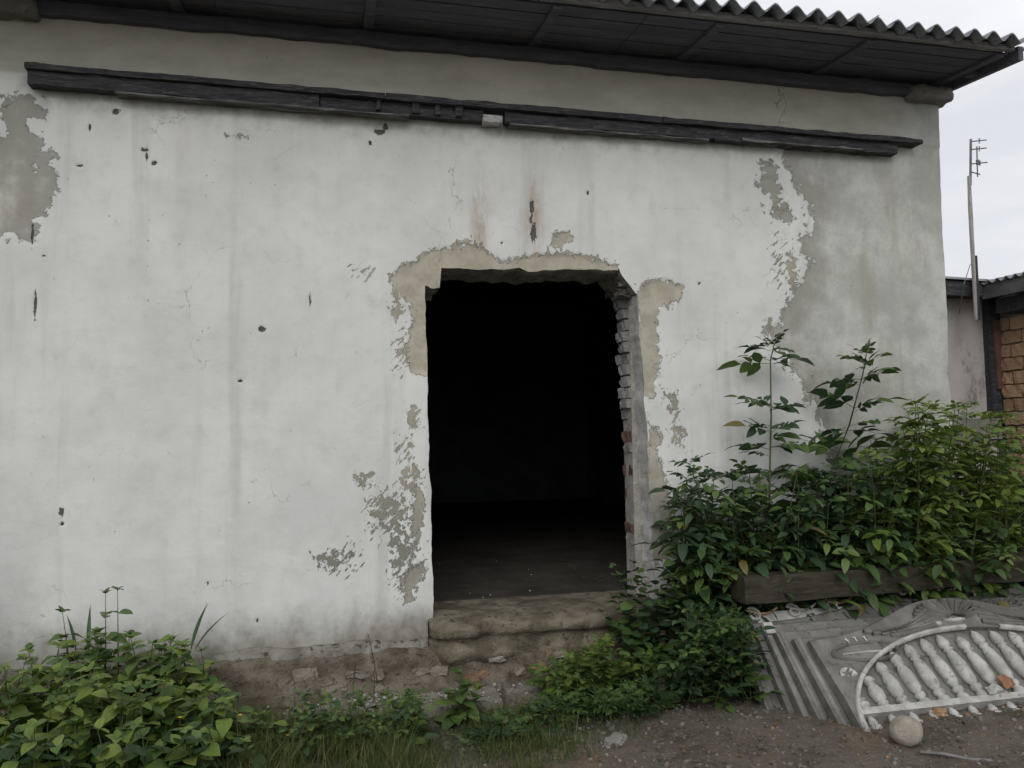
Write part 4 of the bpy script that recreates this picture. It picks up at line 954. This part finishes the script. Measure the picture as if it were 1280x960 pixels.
# creeper by the step
plant('creeper', 'dark round leaved creeper sprawling across the right end of the door step', 'vine',
      bushstems(30, lambda r: (r.uniform(752, 925), r.uniform(700, 800), r.uniform(-.55, -.22)), lambda r, t: t[0]*.6+2.45*.4+r.uniform(-.08, .08), lambda r: r.uniform(-.4, -.2), 21, .06), [LF_DARK, LF_DARK, LF_MID], 'heart', .05, 280, .004, (.8, 1.15), seed=6, per_node=2)
plant('creeper', 'tangle of small dark leaves left of the stacked fence panels', 'vine',
      bushstems(30, lambda r: (r.uniform(845, 935), r.uniform(760, 870), r.uniform(-.95, -.55)), lambda r, t: t[0]+r.uniform(-.08, .08), lambda r: r.uniform(-.8, -.5), 22, .05), [LF_DARK, LF_MID, LF_DARK], 'small', .06, 260, .004, (.8, 1.1), seed=7)
plant('leafy_weed', 'yellowish green feathery weeds in front of the door step', 'weed',
      bushstems(30, lambda r: (lambda x: (x, 800+abs(x-760)*.35+abs(r.gauss(0, 28)), r.uniform(-.75, -.3)))(r.uniform(672, 835)), lambda r, t: t[0]+r.uniform(-.06, .06), lambda r: r.uniform(-.7, -.3), 23, .04), [LF_MID, LF_YEL, LF_MID], 'small', .05, 200, .004, (.8, 1.15), seed=8)
plant('fern_weed', 'fine feathery fern like weed left of the yellowish weeds', 'weed',
      bushstems(26, lambda r: (r.uniform(655, 835), r.uniform(850, 890), r.uniform(-.95, -.6)), lambda r, t: t[0]+r.uniform(-.05, .05), lambda r: r.uniform(-.85, -.6), 24, .03), [LF_MID, LF_DARK], 'fine', .05, 160, .003, (.7, 1.1), seed=9)
plant('broadleaf_weed', 'small single broad leaved weed on the concrete apron left of centre', 'weed',
      [(tuple(onZ(572, 905, 0)), P3(x, y, -.62), (0, -.02, .03)) for x, y in ((575, 843), (560, 868), (598, 862), (582, 858), (590, 880))], [LF_MID], 'broad', .05, 100, .004, (.6, .95), seed=10)
plant('leafy_weed', 'low small leaved weeds growing in the grass left of the centre', 'weed',
      bushstems(30, lambda r: (r.uniform(375, 520), r.uniform(868, 935), r.uniform(-1.0, -.6)), lambda r, t: t[0]+r.uniform(-.05, .05), lambda r: r.uniform(-1.0, -.6), 26, .03), [LF_MID, LF_DARK, LF_YEL], 'small', .045, 200, .003, (.55, .9), seed=12)
plant('leafy_weed', 'scattered feathery weeds in the grass between the single weed and the right clump', 'weed',
      bushstems(26, lambda r: (r.uniform(590, 690), r.uniform(890, 945), r.uniform(-1.1, -.75)), lambda r, t: t[0]+r.uniform(-.05, .05), lambda r: r.uniform(-1.1, -.75), 27, .03), [LF_MID, LF_DARK], 'fine', .05, 160, .003, (.6, .95), seed=13)
# left foreground mass
def leftmass(label, n, x0, x1, yf, Y0, Y1, seed, mats, group=None, ls=(.75, 1.1)):
    return plant('leafy_weed', label, 'weed', bushstems(n, lambda r: (lambda x: (x, yf(x)+abs(r.gauss(0, 24)), r.uniform(Y0, Y1)))(r.uniform(x0, x1)), lambda r, t: t[0]+r.uniform(-.05, .05), lambda r: r.uniform(Y0, Y1), seed, .05), mats, 'broad', .075, 290, .006, tuple(q*.82 for q in ls), seed=seed, tilt=(-.1, .7))
leftmass('back row of tall green weeds under the wall at the left', 52, 30, 270, lambda x: 788+abs(x-140)*.16, -.5, -.2, 31, [LF_MID, LF_YEL])
leftmass('broad leaved yellow green weeds at the left edge', 34, -60, 130, lambda x: 830, -.9, -.5, 32, [LF_YEL, LF_YEL, LF_MID])
leftmass('big leaved weeds in the lower left foreground', 54, 60, 300, lambda x: 850+max(0, x-200)*.15, -1.1, -.55, 33, [LF_MID, LF_YEL], ls=(.7, 1.15))
leftmass('darker weeds at the very bottom left', 46, -80, 330, lambda x: 905, -1.35, -.95, 34, [LF_DARK, LF_MID, LF_YEL])
leftmass('lower weeds with yellow flowers beside the grass', 30, 270, 385, lambda x: 880+max(0, x-280)*.25, -.9, -.5, 35, [LF_MID, LF_YEL], ls=(.5, .75))
plant('nettle_stalk', 'tall pale green stalk standing out above the weeds on the left', 'weed', [(tuple(onY(132, 860, -.3)), P3(132, 742, -.33), (0, 0, 0)), (tuple(onY(148, 860, -.3)), P3(147, 738, -.3), (0, 0, 0)), (tuple(onY(90, 850, -.3)), P3(78, 765, -.3), (0, 0, 0))], [LF_MID], 'broad', .10, 60, .005, (.55, .8), seed=40, start=.3)
for i, (px, py) in enumerate(((225, 898), (290, 922), (300, 895), (360, 920), (262, 948), (363, 952))):
    p = onY(px, py, -.95); fl = empty('yellow_flower', tuple(p)); m = MB()
    for k in range(7):
        V, F, U = leaf_arr(.014, .009, 2, .1, .1, 'ovate'); m.add((rot('Z', k*.9) @ rot('X', .5) @ V.T).T, F, U)
    o = m.obj('petal_ring', YELLOW, fl); m = MB(); m.tube([(0, 0, 0), (0, .01, -.12)], .0015, 4); m.obj('stalk', STEM, fl)
    tag(fl, ['small yellow flower nearest the left among the weeds', 'yellow flower in the middle of the low weeds', 'yellow flower highest among the low weeds', 'yellow flower nearest the grass strip', 'yellow flower at the bottom edge among the dark leaves', 'yellow flower at the lower right end of the weeds'][i], 'flower')
# left edge climber
plant('climber', 'dark climbing leaves entering at the left edge beside the wall', 'vine', [((-1.98, -.2, .1), P3(-22, 655, -.2), (0, 0, 0)), ((-1.95, -.2, .1), P3(-10, 790, -.2), (0, 0, 0)), ((-2.0, -.25, .1), P3(-14, 705, -.2), (0, 0, 0))], [LF_DARK], 'broad', .14, 60, .006, (.6, .9), seed=44)
# sword leaves against the wall
rt = empty('sedge_tuft', P3(240, 830, -.2)); tag(rt, 'two long narrow blades standing against the dirty wall foot', 'grass')
for (px, az, el, s) in ((238, -25, 62, .8), (242, -60, 50, .75), (110, 10, 75, .7), (95, 40, 65, .6)):
    p = onY(px, 815, -.2); V, F, U = VAR['sword'][0]; Mx = Matrix.Translation(Vector(p)-rt.location) @ Matrix.Rotation(rad(az), 4, 'Z') @ Matrix.Rotation(rad(el), 4, 'X') @ Matrix.Scale(s, 4)
    o = bpy.data.objects.new('blade', varmesh('sword', 0, LF_DARK)); COL.objects.link(o); o.parent = rt; o.matrix_local = Mx
for i, (px, py, py2, dx) in enumerate(((472, 855, 792, -12), (440, 862, 826, 4), (465, 905, 835, 3))):
    m = MB(); a = onY(px, py, -.3); b = onY(px+dx, py2, -.3); m.tube([a, (a+b)/2+[.005, 0, 0], b], [.004, .003, .0015], 4)
    for k in range(3): c = a+(b-a)*(.4+.2*k); m.tube([c, c+[random.uniform(-.05, .05), 0, .04]], [.002, .001], 3)
    tag(m.obj('dry_stalk', BARK), ['bare brown stalk at the wall foot left of the step', 'short bare twig beside the taller brown stalk', 'dark dry stalk rising from the grass before the apron'][i], 'twig')

# grass: thousands of blades, one object
def grass():
    r = random.Random(5); m = MB(); VS = []; FS = []; UVS = []; n = 0
    def blade(x, y, h, w):
        nonlocal n
        a = r.uniform(0, 6.28); la = r.uniform(0, 6.28); ln = r.uniform(.1, .7)*h; ca, sa = math.cos(a)*w, math.sin(a)*w; z = gz(x, y)-.005
        if -.55 < y and .4 < x < 2.1: z += .0
        dx, dy = math.cos(la)*ln, math.sin(la)*ln
        VS.extend([(x-ca, y-sa, z), (x+ca, y+sa, z), (x-ca*.8+dx*.3, y-sa*.8+dy*.3, z+h*.55), (x+ca*.8+dx*.3, y+sa*.8+dy*.3, z+h*.55), (x+dx, y+dy, z+h)])
        FS.extend([(n, n+1, n+3, n+2), (n+2, n+3, n+4)]); UVS.extend([(-1, 0), (1, 0), (-1, .5), (1, .5), (0, 1)]); n += 5
    for i in range(46000):
        x = r.uniform(-.5, 2.0); y = r.uniform(-1.45, -.42)
        dens = .5+fbm(np.array(x), np.array(y), 3.2, 3, 6)*2.2
        dens *= max(0, min(1, (1.75-x)/.9))*max(0, min(1, (y+1.5-max(0, x-.9)*.55)/.25))
        if x < .35: dens *= 1.3
        if -.55 < y: dens *= .25
        dens *= .55+1.6*max(0, float(fbm(np.array(x), np.array(y), 11, 2, 2)))*2
        if r.random() > dens*.8: continue
        blade(x, y, r.uniform(.03, .11)*(1.5 if x < .35 else .8)*(1.5 if r.random() < .07 else 1), r.uniform(.0012, .0032))
    for i in range(2500):
        x = r.uniform(-1.5, 3.2); y = r.uniform(-.35, -.15) if r.random() < .5 else r.uniform(-2, -.5)
        if fbm(np.array(x), np.array(y), 4, 3, 8) < .08: continue
        blade(x, y, r.uniform(.02, .07), .002)
    me = mesh('grass', np.array(VS), FS, LF_GRASS, False, uv=np.array(UVS)); tag(link('grass', me), 'short green grass along the concrete apron in the lower middle', 'grass', None, 'stuff')
grass()
m = MB(); r = random.Random(9)
for i in range(420):
    x, y = r.uniform(-.3, 3.6), r.uniform(-2, -.4); V, F, U = leaf_arr(r.uniform(.015, .05), r.uniform(.006, .02), 2, .3, .3, 'ovate'); V = (rot('Z', r.uniform(0, 6.28)) @ rot('X', r.uniform(-.3, .3)) @ V.T).T
    m.add(V+[x, y, gz(x, y)+.012], F, U)
tag(m.obj('leaf_litter', LF_DRY), 'dry brown leaf litter scattered over the earth', 'litter', None, 'stuff')
m = MB()
for i in range(110):
    x, y = r.uniform(.6, 3.6), r.uniform(-2, -.7); a = r.uniform(0, 6.28); l = r.uniform(.04, .14); z = gz(x, y)+.012
    m.tube([(x, y, z), (x+math.cos(a)*l, y+math.sin(a)*l, z+r.uniform(0, .02))], [.002, .001], 3)
tag(m.obj('twig_litter', BARK), 'thin dry twigs scattered over the earth', 'litter', None, 'stuff')
